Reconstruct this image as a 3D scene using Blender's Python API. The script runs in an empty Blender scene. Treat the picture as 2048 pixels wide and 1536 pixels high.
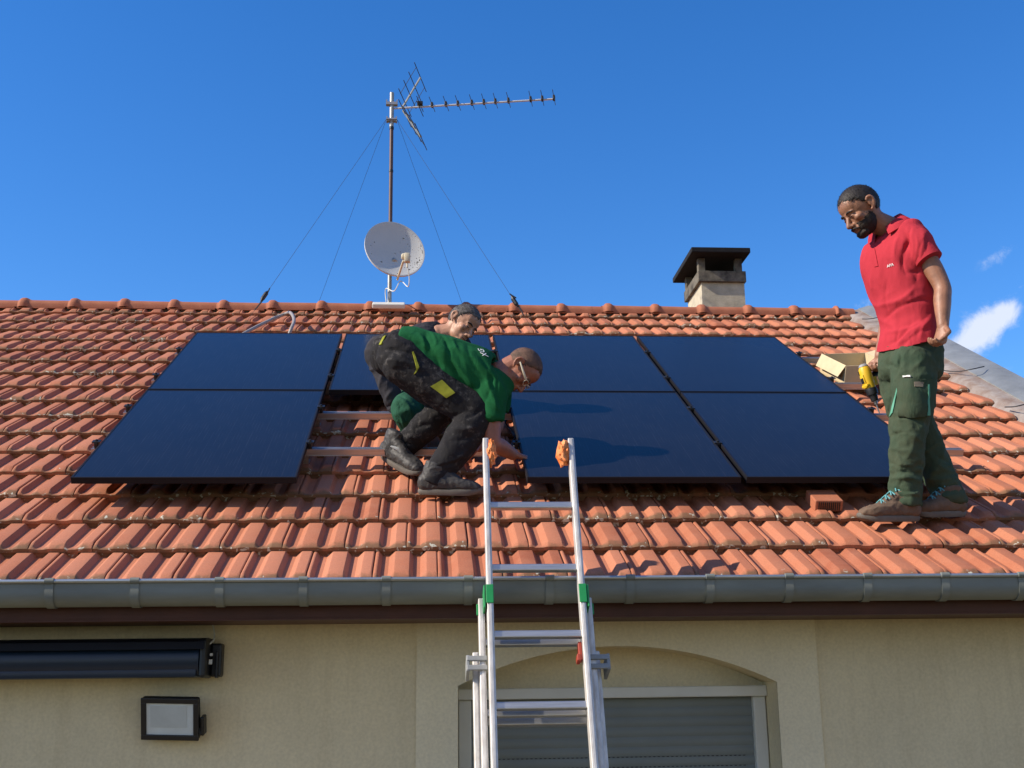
import bpy, bmesh, math, random
import numpy as np
from mathutils import Vector, Matrix, noise
random.seed(7)
sc = bpy.context.scene
COL = sc.collection
R_ = math.radians

# ------------------------------------------------------------------ camera
F_PX, PITCH, YAW, ROLL = 2407.5, 0.25038, 0.07392, -0.01336     # focal length in photo pixels, angles of the lens
Z0 = 3.033                                                       # height of the lower left panel corner above the lawn
CAM = Vector((1.79391, -6.17380, -1.08308 + Z0))
ALPHA = 0.50728                                                  # roof pitch
_f = Vector((math.sin(YAW)*math.cos(PITCH), math.cos(YAW)*math.cos(PITCH), math.sin(PITCH)))
_r = Vector((math.cos(YAW), -math.sin(YAW), 0))
_u = _r.cross(_f)
CR = _r*math.cos(ROLL) + _u*math.sin(ROLL)
CU = -_r*math.sin(ROLL) + _u*math.cos(ROLL)
CF = _f
cam_d = bpy.data.cameras.new('camera'); cam = bpy.data.objects.new('camera', cam_d); COL.objects.link(cam)
cam_d.sensor_width = 36; cam_d.lens = F_PX/2048*36; cam_d.clip_end = 2000; cam_d.clip_start = .05
m = Matrix((CR, CU, -CF)).transposed().to_4x4(); m.translation = CAM
cam.matrix_world = m
sc.camera = cam

# ------------------------------------------------------------------ world and sun
SUN = Vector((-.807, -.142, .574)).normalized()
w = bpy.data.worlds.new('World'); sc.world = w; w.use_nodes = True
nt = w.node_tree; nt.nodes.clear()
def N(nt, typ, **kw):
    n = nt.nodes.new(typ)
    for k, v in kw.items():
        if k.startswith('i_'):
            n.inputs[int(k[2:])].default_value = v
        else:
            setattr(n, k, v)
    return n
SKY_STRENGTH = .089
def build_world():
    L = nt.links.new
    out = N(nt, 'ShaderNodeOutputWorld'); bg = N(nt, 'ShaderNodeBackground'); bg.inputs[1].default_value = SKY_STRENGTH
    sky = N(nt, 'ShaderNodeTexSky', sky_type='NISHITA', sun_disc=False)
    sky.sun_elevation = math.asin(SUN.z); sky.sun_rotation = math.atan2(SUN.x, SUN.y)
    sky.altitude = 300; sky.air_density = 1.0; sky.dust_density = .05; sky.ozone_density = 4.5
    tc = N(nt, 'ShaderNodeTexCoord')
    # small fair weather clouds: a density field on the dome, broken up by noise
    total = None
    for px, py, rx, ry, amp in CLOUDS:
        d = (CF + CR*((px-1024)/F_PX) - CU*((py-768)/F_PX)).normalized()
        sub = N(nt, 'ShaderNodeVectorMath', operation='SUBTRACT'); L(tc.outputs['Generated'], sub.inputs[0]); sub.inputs[1].default_value = d
        dx = N(nt, 'ShaderNodeVectorMath', operation='DOT_PRODUCT'); L(sub.outputs[0], dx.inputs[0]); dx.inputs[1].default_value = (CR*.84+CU*.54)/rx*F_PX
        dy = N(nt, 'ShaderNodeVectorMath', operation='DOT_PRODUCT'); L(sub.outputs[0], dy.inputs[0]); dy.inputs[1].default_value = (CU*.84-CR*.54)/ry*F_PX
        sx = N(nt, 'ShaderNodeMath', operation='MULTIPLY'); L(dx.outputs['Value'], sx.inputs[0]); L(dx.outputs['Value'], sx.inputs[1])
        sy = N(nt, 'ShaderNodeMath', operation='MULTIPLY_ADD'); L(dy.outputs['Value'], sy.inputs[0]); L(dy.outputs['Value'], sy.inputs[1]); L(sx.outputs[0], sy.inputs[2])
        ex = N(nt, 'ShaderNodeMath', operation='MULTIPLY'); L(sy.outputs[0], ex.inputs[0]); ex.inputs[1].default_value = -1
        e2 = N(nt, 'ShaderNodeMath', operation='EXPONENT'); L(ex.outputs[0], e2.inputs[0])
        am = N(nt, 'ShaderNodeMath', operation='MULTIPLY'); L(e2.outputs[0], am.inputs[0]); am.inputs[1].default_value = amp
        if total is None: total = am
        else:
            ad = N(nt, 'ShaderNodeMath', operation='ADD'); L(total.outputs[0], ad.inputs[0]); L(am.outputs[0], ad.inputs[1]); total = ad
    nz = N(nt, 'ShaderNodeTexNoise'); nz.inputs['Scale'].default_value = 30; nz.inputs['Detail'].default_value = 10; nz.inputs['Roughness'].default_value = .68; nz.inputs['Distortion'].default_value = .55
    L(tc.outputs['Generated'], nz.inputs['Vector'])
    nm = N(nt, 'ShaderNodeMath', operation='MULTIPLY_ADD'); L(nz.outputs[0], nm.inputs[0]); nm.inputs[1].default_value = 3.6; nm.inputs[2].default_value = -2.05
    a2 = N(nt, 'ShaderNodeMath', operation='ADD'); L(nm.outputs[0], a2.inputs[0]); L(total.outputs[0], a2.inputs[1])
    mr = N(nt, 'ShaderNodeMapRange', interpolation_type='SMOOTHSTEP'); L(a2.outputs[0], mr.inputs[0]); mr.inputs[1].default_value = .18; mr.inputs[2].default_value = 1.55; mr.inputs[4].default_value = .85
    hs = N(nt, 'ShaderNodeHueSaturation'); hs.inputs['Hue'].default_value = .508; hs.inputs['Saturation'].default_value = 1.27; hs.inputs['Value'].default_value = 1.72; L(sky.outputs[0], hs.inputs['Color'])
    gate = N(nt, 'ShaderNodeMapRange', interpolation_type='SMOOTHSTEP'); L(total.outputs[0], gate.inputs[0]); gate.inputs[1].default_value = .06; gate.inputs[2].default_value = .42
    gm = N(nt, 'ShaderNodeMath', operation='MULTIPLY'); L(mr.outputs[0], gm.inputs[0]); L(gate.outputs[0], gm.inputs[1])
    mx = N(nt, 'ShaderNodeMix', data_type='RGBA'); L(gm.outputs[0], mx.inputs[0]); L(hs.outputs[0], mx.inputs[6]); mx.inputs[7].default_value = (7.4, 7.8, 8.8, 1)
    # unseen white cloud bank added behind the camera to fill the shaded house front
    bk = N(nt, 'ShaderNodeVectorMath', operation='DOT_PRODUCT'); L(tc.outputs['Generated'], bk.inputs[0]); bk.inputs[1].default_value = (.10, -.99, -.10)
    bm = N(nt, 'ShaderNodeMapRange', interpolation_type='SMOOTHSTEP'); L(bk.outputs['Value'], bm.inputs[0]); bm.inputs[1].default_value = .35; bm.inputs[2].default_value = .8
    bn = N(nt, 'ShaderNodeTexNoise'); bn.inputs['Scale'].default_value = 4.2; bn.inputs['Detail'].default_value = 8; bn.inputs['Roughness'].default_value = .58; L(tc.outputs['Generated'], bn.inputs['Vector'])
    br = N(nt, 'ShaderNodeMapRange', interpolation_type='SMOOTHSTEP'); L(bn.outputs[0], br.inputs[0]); br.inputs[1].default_value = .38; br.inputs[2].default_value = .58
    bx_ = N(nt, 'ShaderNodeMath', operation='MULTIPLY'); L(bm.outputs[0], bx_.inputs[0]); L(br.outputs[0], bx_.inputs[1])
    m2 = N(nt, 'ShaderNodeMix', data_type='RGBA'); L(bx_.outputs[0], m2.inputs[0]); L(mx.outputs[2], m2.inputs[6]); m2.inputs[7].default_value = (5.7, 5.2, 4.6, 1)
    L(m2.outputs[2], bg.inputs[0]); L(bg.outputs[0], out.inputs[0])
CLOUDS = [(2000,632,40,32,1.15),(1965,658,42,34,1.15),(1928,688,40,28,1.05),(2020,620,26,22,.7),(1900,704,22,16,.6),(1998,512,36,15,.66),(2006,742,34,24,.85),(1742,602,55,20,.95),(2050,570,28,18,.6),(2058,795,46,30,.9)]
build_world()
sd = bpy.data.lights.new('sun', 'SUN'); sd.energy = 5.0; sd.angle = R_(.53); sd.color = (1.0, .88, .71)
so = bpy.data.objects.new('sun', sd); COL.objects.link(so)
so.rotation_euler = SUN.to_track_quat('Z', 'Y').to_euler(); so.location = (-20, -5, 18)
sc.view_settings.view_transform = 'Standard'; sc.view_settings.look = 'None'; sc.view_settings.gamma = 1
sc.view_settings.exposure = 0.42

# ------------------------------------------------------------------ frames of reference
SL = Vector((0, math.cos(ALPHA), math.sin(ALPHA)))      # up the slope
RN = Vector((0, -math.sin(ALPHA), math.cos(ALPHA)))     # out of the roof
ROOFM = Matrix((Vector((1,0,0)), SL, RN)).transposed()
def roof(X, s, h=0.0):
    """point over the roof: X along the eave, s up the slope, h above the tile crests"""
    return Vector((X, 0, Z0)) + SL*s + RN*(h-.15)
def ray(px, py):
    return CF + CR*((px-1024)/F_PX) - CU*((py-768)/F_PX)
def at(px, py, Y):
    """where the line of sight through a photo pixel meets the upright plane at depth Y"""
    d = ray(px, py); return CAM + d*((Y-CAM.y)/d.y)
def onroof(px, py, h=0.0):
    d = ray(px, py); o = roof(0, 0, h); t = (o-CAM).dot(RN)/d.dot(RN); return CAM + d*t

# ------------------------------------------------------------------ helpers
def tag(o, label=None, cat=None, group=None, kind=None):
    if label: o['label'] = label
    if cat: o['category'] = cat
    if group: o['group'] = group
    if kind: o['kind'] = kind
    return o
def empty(name, loc=(0,0,0), rot=None):
    o = bpy.data.objects.new(name, None); COL.objects.link(o); o.location = loc; o.empty_display_size = .1
    if rot is not None: o.rotation_euler = rot
    return o
class MB:
    """collects shapes, then links them as one mesh"""
    def __init__(s): s.v = []; s.f = []
    def add(s, vs, fs):
        k = len(s.v); s.v += [Vector(v) for v in vs]; s.f += [tuple(k+i for i in f) for f in fs]; return s
    def box(s, c, size, M=None, taper=1.0):
        c = Vector(c); hx, hy, hz = [q/2 for q in size]
        vs = []
        for z in (-1, 1):
            t = taper if z > 0 else 1
            for x, y in ((-1,-1),(1,-1),(1,1),(-1,1)):
                q = Vector((x*hx*t, y*hy*t, z*hz))
                vs.append(c + (M @ q if M else q))
        return s.add(vs, [(3,2,1,0),(4,5,6,7),(0,1,5,4),(1,2,6,5),(2,3,7,6),(3,0,4,7)])
    def bbox(s, c, size, bev=.004, M=None):
        """box with chamfered edges along all sides"""
        c = Vector(c); h = [q/2 for q in size]; b = min(bev, min(h)*.9)
        bm = bmesh.new(); bmesh.ops.create_cube(bm, size=1)
        for v in bm.verts: v.co = Vector((v.co.x*size[0], v.co.y*size[1], v.co.z*size[2]))
        bmesh.ops.bevel(bm, geom=list(bm.edges), offset=b, segments=2, affect='EDGES', profile=.5)
        bm.verts.index_update()
        vs = [c + (M @ v.co if M else v.co) for v in bm.verts]; fs = [[v.index for v in f.verts] for f in bm.faces]; bm.free()
        return s.add(vs, fs)
    def prism(s, poly, d0, d1):
        """poly: list of 3D points, extruded from offset d0 to d1 (vectors)"""
        n = len(poly); d0, d1 = Vector(d0), Vector(d1)
        vs = [Vector(p)+d0 for p in poly] + [Vector(p)+d1 for p in poly]
        fs = [tuple(range(n-1,-1,-1)), tuple(range(n, 2*n))] + [(i, (i+1)%n, n+(i+1)%n, n+i) for i in range(n)]
        return s.add(vs, fs)
    def tube(s, pts, rad, n=10, cap=1.0, side=None, smooth=0, caps=(None, None), power=2.0):
        pts = [Vector(p) for p in pts]
        rad = [(r, r) if not isinstance(r, (tuple, list)) else tuple(r) for r in (rad if isinstance(rad, (list, tuple)) else [rad]*len(pts))]
        if smooth:
            P, Q = [], []
            for i in range(len(pts)-1):
                p0, p1, p2, p3 = pts[max(i-1,0)], pts[i], pts[i+1], pts[min(i+2, len(pts)-1)]
                for k in range(smooth):
                    t = k/smooth
                    P.append(.5*((2*p1)+(p2-p0)*t+(2*p0-5*p1+4*p2-p3)*t*t+(3*p1-p0-3*p2+p3)*t**3))
                    tt = t*t*(3-2*t); Q.append(tuple(rad[i][j]*(1-tt)+rad[i+1][j]*tt for j in (0,1)))
            P.append(pts[-1]); Q.append(rad[-1]); pts, rad = P, Q
        m_ = len(pts)
        T = [((pts[min(i+1,m_-1)]-pts[max(i-1,0)]).normalized()) for i in range(m_)]
        sd_ = Vector(side) if side is not None else None
        rings = []
        a = None
        def frame(t):
            nonlocal a
            if sd_ is not None: a_ = sd_ - t*sd_.dot(t)
            elif a is None: a_ = t.orthogonal()
            else: a_ = a - t*a.dot(t)
            a = a_.normalized(); return a, t.cross(a).normalized()
        def ring(c, ra, rb, A, B):
            o = []
            for k in range(n):
                th = 2*math.pi*k/n; x, y = math.cos(th), math.sin(th)
                if power != 2.0:
                    x = math.copysign(abs(x)**(2/power), x); y = math.copysign(abs(y)**(2/power), y)
                o.append(c + A*(ra*x) + B*(rb*y))
            return o
        fr = [frame(t) for t in T]
        c0 = cap if caps[0] is None else caps[0]; c1 = cap if caps[1] is None else caps[1]
        if c0:
            for q in (.25, .6, .88):
                k = math.sqrt(1-q*q) if q < 1 else 0
                rings.append(ring(pts[0]-T[0]*(c0*min(rad[0])*math.sqrt(1-q*q)), rad[0][0]*q, rad[0][1]*q, *fr[0]))
        for i in range(m_): rings.append(ring(pts[i], rad[i][0], rad[i][1], *fr[i]))
        if c1:
            for q in (.88, .6, .25):
                rings.append(ring(pts[-1]+T[-1]*(c1*min(rad[-1])*math.sqrt(1-q*q)), rad[-1][0]*q, rad[-1][1]*q, *fr[-1]))
        vs = [v for r in rings for v in r]; fs = []
        for i in range(len(rings)-1):
            for k in range(n):
                fs.append((i*n+k, i*n+(k+1)%n, (i+1)*n+(k+1)%n, (i+1)*n+k))
        fs.append(tuple(range(n-1,-1,-1))); fs.append(tuple((len(rings)-1)*n+k for k in range(n)))
        return s.add(vs, fs)
    def ball(s, c, r, M=None, nu=16, nv=10, fn=None):
        c = Vector(c); r = (r,r,r) if not isinstance(r, (tuple,list)) else r
        vs = []
        for j in range(nv+1):
            ph = math.pi*j/nv
            for i in range(nu):
                th = 2*math.pi*i/nu
                q = Vector((math.sin(ph)*math.cos(th), math.sin(ph)*math.sin(th), math.cos(ph)))
                k = fn(q) if fn else 1.0
                q = Vector((q.x*r[0]*k, q.y*r[1]*k, q.z*r[2]*k))
                vs.append(c + (M @ q if M else q))
        fs = [(j*nu+i, (j+1)*nu+i, (j+1)*nu+(i+1)%nu, j*nu+(i+1)%nu) for j in range(nv) for i in range(nu)]
        return s.add(vs, fs)
    def lathe(s, prof, axis_o, axis_d, n=32):
        d = Vector(axis_d).normalized(); a = d.orthogonal().normalized(); b = d.cross(a); o = Vector(axis_o)
        vs = [o + d*z + (a*math.cos(2*math.pi*k/n)+b*math.sin(2*math.pi*k/n))*r for r, z in prof for k in range(n)]
        fs = [(i*n+k, i*n+(k+1)%n, (i+1)*n+(k+1)%n, (i+1)*n+k) for i in range(len(prof)-1) for k in range(n)]
        return s.add(vs, fs)
    def mesh(s, name):
        me = bpy.data.meshes.new(name); me.from_pydata([tuple(v) for v in s.v], [], s.f); me.validate(clean_customdata=False)
        bm = bmesh.new(); bm.from_mesh(me); bmesh.ops.remove_doubles(bm, verts=bm.verts, dist=1e-6)
        bmesh.ops.recalc_face_normals(bm, faces=bm.faces); bm.to_mesh(me); bm.free(); return me
    def build(s, name, mat=None, parent=None, smooth=False, angle=40):
        me = s.mesh(name); return link(name, me, mat, parent, smooth, angle)
def link(name, me, mat=None, parent=None, smooth=False, angle=40):
    if mat is not None:
        me.materials.clear(); me.materials.append(mat)
    o = bpy.data.objects.new(name, me); COL.objects.link(o)
    if parent is not None:
        o.parent = parent; o.matrix_parent_inverse = world_of(parent).inverted()
    if smooth:
        me.polygons.foreach_set('use_smooth', [True]*len(me.polygons))
        if angle < 179:
            try: me.set_sharp_from_angle(angle=R_(angle))
            except Exception: pass
    return o
def world_of(o):
    m_ = o.matrix_basis.copy()
    if o.parent: m_ = world_of(o.parent) @ o.matrix_parent_inverse @ m_
    return m_
def basis(fwd, up):
    f = Vector(fwd).normalized(); u = Vector(up); u = (u - f*u.dot(f)).normalized(); l = u.cross(f).normalized()
    return Matrix((f, l, u)).transposed()

# ------------------------------------------------------------------ materials
def crease(m_, scale=26, strength=.7, dist=.012, stretch=(1,1,.45)):
    """soft cloth creases on top of the weave"""
    t = m_.node_tree; L = t.links.new; b = t.nodes['Principled BSDF']; tc = N(t, 'ShaderNodeTexCoord'); mp = N(t, 'ShaderNodeMapping'); mp.inputs['Scale'].default_value = stretch; mp.inputs['Rotation'].default_value = (.5,.3,.6)
    L(tc.outputs['Object'], mp.inputs[0]); n = N(t, 'ShaderNodeTexNoise'); n.inputs['Scale'].default_value = scale; n.inputs['Detail'].default_value = 2.5; n.inputs['Distortion'].default_value = 1.1; L(mp.outputs[0], n.inputs['Vector'])
    bp = N(t, 'ShaderNodeBump'); bp.inputs['Strength'].default_value = strength; bp.inputs['Distance'].default_value = dist; L(n.outputs[0], bp.inputs['Height'])
    if b.inputs['Normal'].links: L(b.inputs['Normal'].links[0].from_socket, bp.inputs['Normal'])
    L(bp.outputs[0], b.inputs['Normal']); return m_
def mat(name, color, rough=.6, metal=0, spec=.5, noise_amt=0, noise_scale=20, bump=0, bump_scale=200, color2=None, stretch=None, coat=0, detail=5):
    m_ = bpy.data.materials.new(name); m_.use_nodes = True; t = m_.node_tree; L = t.links.new
    b = t.nodes['Principled BSDF']; b.inputs['Base Color'].default_value = (*color, 1); b.inputs['Roughness'].default_value = rough
    b.inputs['Metallic'].default_value = metal; b.inputs['Specular IOR Level'].default_value = spec; b.inputs['Coat Weight'].default_value = coat
    tc = N(t, 'ShaderNodeTexCoord'); src = tc.outputs['Object']
    if stretch:
        mp = N(t, 'ShaderNodeMapping'); mp.inputs['Scale'].default_value = stretch; L(src, mp.inputs[0]); src = mp.outputs[0]
    if noise_amt or color2:
        nz = N(t, 'ShaderNodeTexNoise'); nz.inputs['Scale'].default_value = noise_scale; nz.inputs['Detail'].default_value = detail; nz.inputs['Roughness'].default_value = .65; L(src, nz.inputs['Vector'])
        cr = N(t, 'ShaderNodeMapRange'); L(nz.outputs[0], cr.inputs[0]); cr.inputs[1].default_value = .32; cr.inputs[2].default_value = .68
        mx = N(t, 'ShaderNodeMix', data_type='RGBA')
        c2 = color2 if color2 else tuple(c*(1-noise_amt) for c in color)
        mx.inputs[6].default_value = (*color, 1); mx.inputs[7].default_value = (*c2, 1); L(cr.outputs[0], mx.inputs[0]); L(mx.outputs[2], b.inputs['Base Color'])
    if bump:
        n2 = N(t, 'ShaderNodeTexNoise'); n2.inputs['Scale'].default_value = bump_scale; n2.inputs['Detail'].default_value = 4; L(src, n2.inputs['Vector'])
        bp = N(t, 'ShaderNodeBump'); bp.inputs['Strength'].default_value = bump; bp.inputs['Distance'].default_value = .004; L(n2.outputs[0], bp.inputs['Height']); L(bp.outputs[0], b.inputs['Normal'])
    return m_
def tile_material():
    m_ = bpy.data.materials.new('clay_tile'); m_.use_nodes = True; t = m_.node_tree; L = t.links.new
    b = t.nodes['Principled BSDF']; b.inputs['Roughness'].default_value = .78; b.inputs['Specular IOR Level'].default_value = .25
    at_ = N(t, 'ShaderNodeAttribute', attribute_name='tone'); sep = N(t, 'ShaderNodeSeparateColor'); L(at_.outputs['Color'], sep.inputs[0])
    tc = N(t, 'ShaderNodeTexCoord')
    ramp = N(t, 'ShaderNodeValToRGB'); L(sep.outputs[0], ramp.inputs[0])
    e = ramp.color_ramp.elements; e[0].position = 0; e[0].color = (.315,.098,.050,1); e[1].position = 1; e[1].color = (.51,.198,.112,1)
    k = ramp.color_ramp.elements.new(.5); k.color = (.43,.154,.080,1)
    n1 = N(t, 'ShaderNodeTexNoise'); n1.inputs['Scale'].default_value = 9; n1.inputs['Detail'].default_value = 6; L(tc.outputs['Object'], n1.inputs['Vector'])
    mr = N(t, 'ShaderNodeMapRange'); L(n1.outputs[0], mr.inputs[0]); mr.inputs[1].default_value = .35; mr.inputs[2].default_value = .75; mr.inputs[4].default_value = .55
    m1 = N(t, 'ShaderNodeMix', data_type='RGBA'); L(mr.outputs[0], m1.inputs[0]); L(ramp.outputs[0], m1.inputs[6]); m1.inputs[7].default_value = (.44,.185,.108,1)
    # fine speckle
    n3 = N(t, 'ShaderNodeTexNoise'); n3.inputs['Scale'].default_value = 160; n3.inputs['Detail'].default_value = 3; L(tc.outputs['Object'], n3.inputs['Vector'])
    m3 = N(t, 'ShaderNodeMapRange'); L(n3.outputs[0], m3.inputs[0]); m3.inputs[1].default_value = .3; m3.inputs[2].default_value = .7; m3.inputs[3].default_value = .86; m3.inputs[4].default_value = 1.1
    m1b = N(t, 'ShaderNodeMix', data_type='RGBA', blend_type='MULTIPLY'); m1b.inputs[0].default_value = 1; L(m1.outputs[2], m1b.inputs[6]); L(m3.outputs[0], m1b.inputs[7])
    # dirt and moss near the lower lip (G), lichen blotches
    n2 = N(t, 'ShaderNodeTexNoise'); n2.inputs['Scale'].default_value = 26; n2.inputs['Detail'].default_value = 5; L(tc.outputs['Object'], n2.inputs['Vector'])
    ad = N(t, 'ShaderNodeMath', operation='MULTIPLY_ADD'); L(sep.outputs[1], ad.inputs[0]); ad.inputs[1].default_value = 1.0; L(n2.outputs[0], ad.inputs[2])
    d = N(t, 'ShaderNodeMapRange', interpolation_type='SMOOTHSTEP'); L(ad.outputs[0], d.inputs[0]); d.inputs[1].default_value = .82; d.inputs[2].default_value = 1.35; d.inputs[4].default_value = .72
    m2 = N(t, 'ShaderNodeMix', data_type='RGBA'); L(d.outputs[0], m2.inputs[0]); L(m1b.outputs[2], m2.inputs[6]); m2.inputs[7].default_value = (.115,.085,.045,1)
    vo = N(t, 'ShaderNodeTexNoise'); vo.inputs['Scale'].default_value = 38; vo.inputs['Detail'].default_value = 3; vo.inputs['Distortion'].default_value = .6; L(tc.outputs['Object'], vo.inputs['Vector'])
    lm = N(t, 'ShaderNodeMath', operation='MULTIPLY_ADD'); L(sep.outputs[1], lm.inputs[0]); lm.inputs[1].default_value = .16; L(vo.outputs[0], lm.inputs[2])
    l2 = N(t, 'ShaderNodeMapRange'); L(lm.outputs[0], l2.inputs[0]); l2.inputs[1].default_value = .76; l2.inputs[2].default_value = .82
    m4 = N(t, 'ShaderNodeMix', data_type='RGBA'); L(l2.outputs[0], m4.inputs[0]); L(m2.outputs[2], m4.inputs[6]); m4.inputs[7].default_value = (.50,.49,.40,1)
    L(m4.outputs[2], b.inputs['Base Color'])
    bp = N(t, 'ShaderNodeBump'); bp.inputs['Strength'].default_value = .25; bp.inputs['Distance'].default_value = .003; L(n3.outputs[0], bp.inputs['Height']); L(bp.outputs[0], b.inputs['Normal'])
    return m_
def plaster_weather(m_, amt=.35):
    """rain streaks and grime patches on the render"""
    t = m_.node_tree; L = t.links.new; b = t.nodes['Principled BSDF']; src = b.inputs['Base Color'].links[0].from_socket; tc = N(t, 'ShaderNodeTexCoord')
    mp = N(t, 'ShaderNodeMapping'); mp.inputs['Scale'].default_value = (7, 7, .55); L(tc.outputs['Object'], mp.inputs[0]); n = N(t, 'ShaderNodeTexNoise'); n.inputs['Scale'].default_value = 1.6; n.inputs['Detail'].default_value = 8; n.inputs['Roughness'].default_value = .7; L(mp.outputs[0], n.inputs['Vector'])
    r = N(t, 'ShaderNodeMapRange'); L(n.outputs[0], r.inputs[0]); r.inputs[1].default_value = .48; r.inputs[2].default_value = .80; r.inputs[4].default_value = amt
    n2 = N(t, 'ShaderNodeTexNoise'); n2.inputs['Scale'].default_value = 75; n2.inputs['Detail'].default_value = 3; L(tc.outputs['Object'], n2.inputs['Vector']); r2 = N(t, 'ShaderNodeMapRange'); L(n2.outputs[0], r2.inputs[0]); r2.inputs[1].default_value = .3; r2.inputs[2].default_value = .7; r2.inputs[3].default_value = .92; r2.inputs[4].default_value = 1.05
    m1 = N(t, 'ShaderNodeMix', data_type='RGBA'); L(r.outputs[0], m1.inputs[0]); L(src, m1.inputs[6]); m1.inputs[7].default_value = (.40,.31,.17,1)
    m2 = N(t, 'ShaderNodeMix', data_type='RGBA', blend_type='MULTIPLY'); m2.inputs[0].default_value = 1; L(m1.outputs[2], m2.inputs[6]); L(r2.outputs[0], m2.inputs[7]); L(m2.outputs[2], b.inputs['Base Color'])
def glass_panel_material():
    m_ = bpy.data.materials.new('solar_glass'); m_.use_nodes = True; t = m_.node_tree; L = t.links.new
    b = t.nodes['Principled BSDF']; b.inputs['Roughness'].default_value = .35; b.inputs['Specular IOR Level'].default_value = .03
    b.inputs['Coat Weight'].default_value = 1; b.inputs['Coat Roughness'].default_value = .14; b.inputs['Coat IOR'].default_value = 1.215
    tc = N(t, 'ShaderNodeTexCoord'); sp = N(t, 'ShaderNodeSeparateXYZ'); L(tc.outputs['Object'], sp.inputs[0])
    # fine silver fingers run up the slope
    fr = N(t, 'ShaderNodeMath', operation='MULTIPLY'); L(sp.outputs[0], fr.inputs[0]); fr.inputs[1].default_value = 55.0
    f2 = N(t, 'ShaderNodeMath', operation='FRACT'); L(fr.outputs[0], f2.inputs[0])
    gt = N(t, 'ShaderNodeMath', operation='LESS_THAN'); L(f2.outputs[0], gt.inputs[0]); gt.inputs[1].default_value = .14
    mp = N(t, 'ShaderNodeMapping'); mp.inputs['Scale'].default_value = (38, 5, 1); L(tc.outputs['Object'], mp.inputs[0])
    nz = N(t, 'ShaderNodeTexNoise'); nz.inputs['Scale'].default_value = 1; nz.inputs['Detail'].default_value = 2; L(mp.outputs[0], nz.inputs['Vector'])
    nr = N(t, 'ShaderNodeMapRange'); L(nz.outputs[0], nr.inputs[0]); nr.inputs[1].default_value = .45; nr.inputs[2].default_value = .75
    mu = N(t, 'ShaderNodeMath', operation='MULTIPLY'); L(gt.outputs[0], mu.inputs[0]); L(nr.outputs[0], mu.inputs[1])
    dn = N(t, 'ShaderNodeTexNoise'); dn.inputs['Scale'].default_value = 2.2; dn.inputs['Detail'].default_value = 6; L(tc.outputs['Object'], dn.inputs['Vector'])
    m0 = N(t, 'ShaderNodeMix', data_type='RGBA'); L(dn.outputs[0], m0.inputs[0]); m0.inputs[6].default_value = (.0075,.0075,.0095,1); m0.inputs[7].default_value = (.0125,.012,.0135,1)
    m1 = N(t, 'ShaderNodeMix', data_type='RGBA'); L(mu.outputs[0], m1.inputs[0]); L(m0.outputs[2], m1.inputs[6]); m1.inputs[7].default_value = (.036,.037,.045,1)
    L(m1.outputs[2], b.inputs['Base Color'])
    return m_
M = {}
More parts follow.
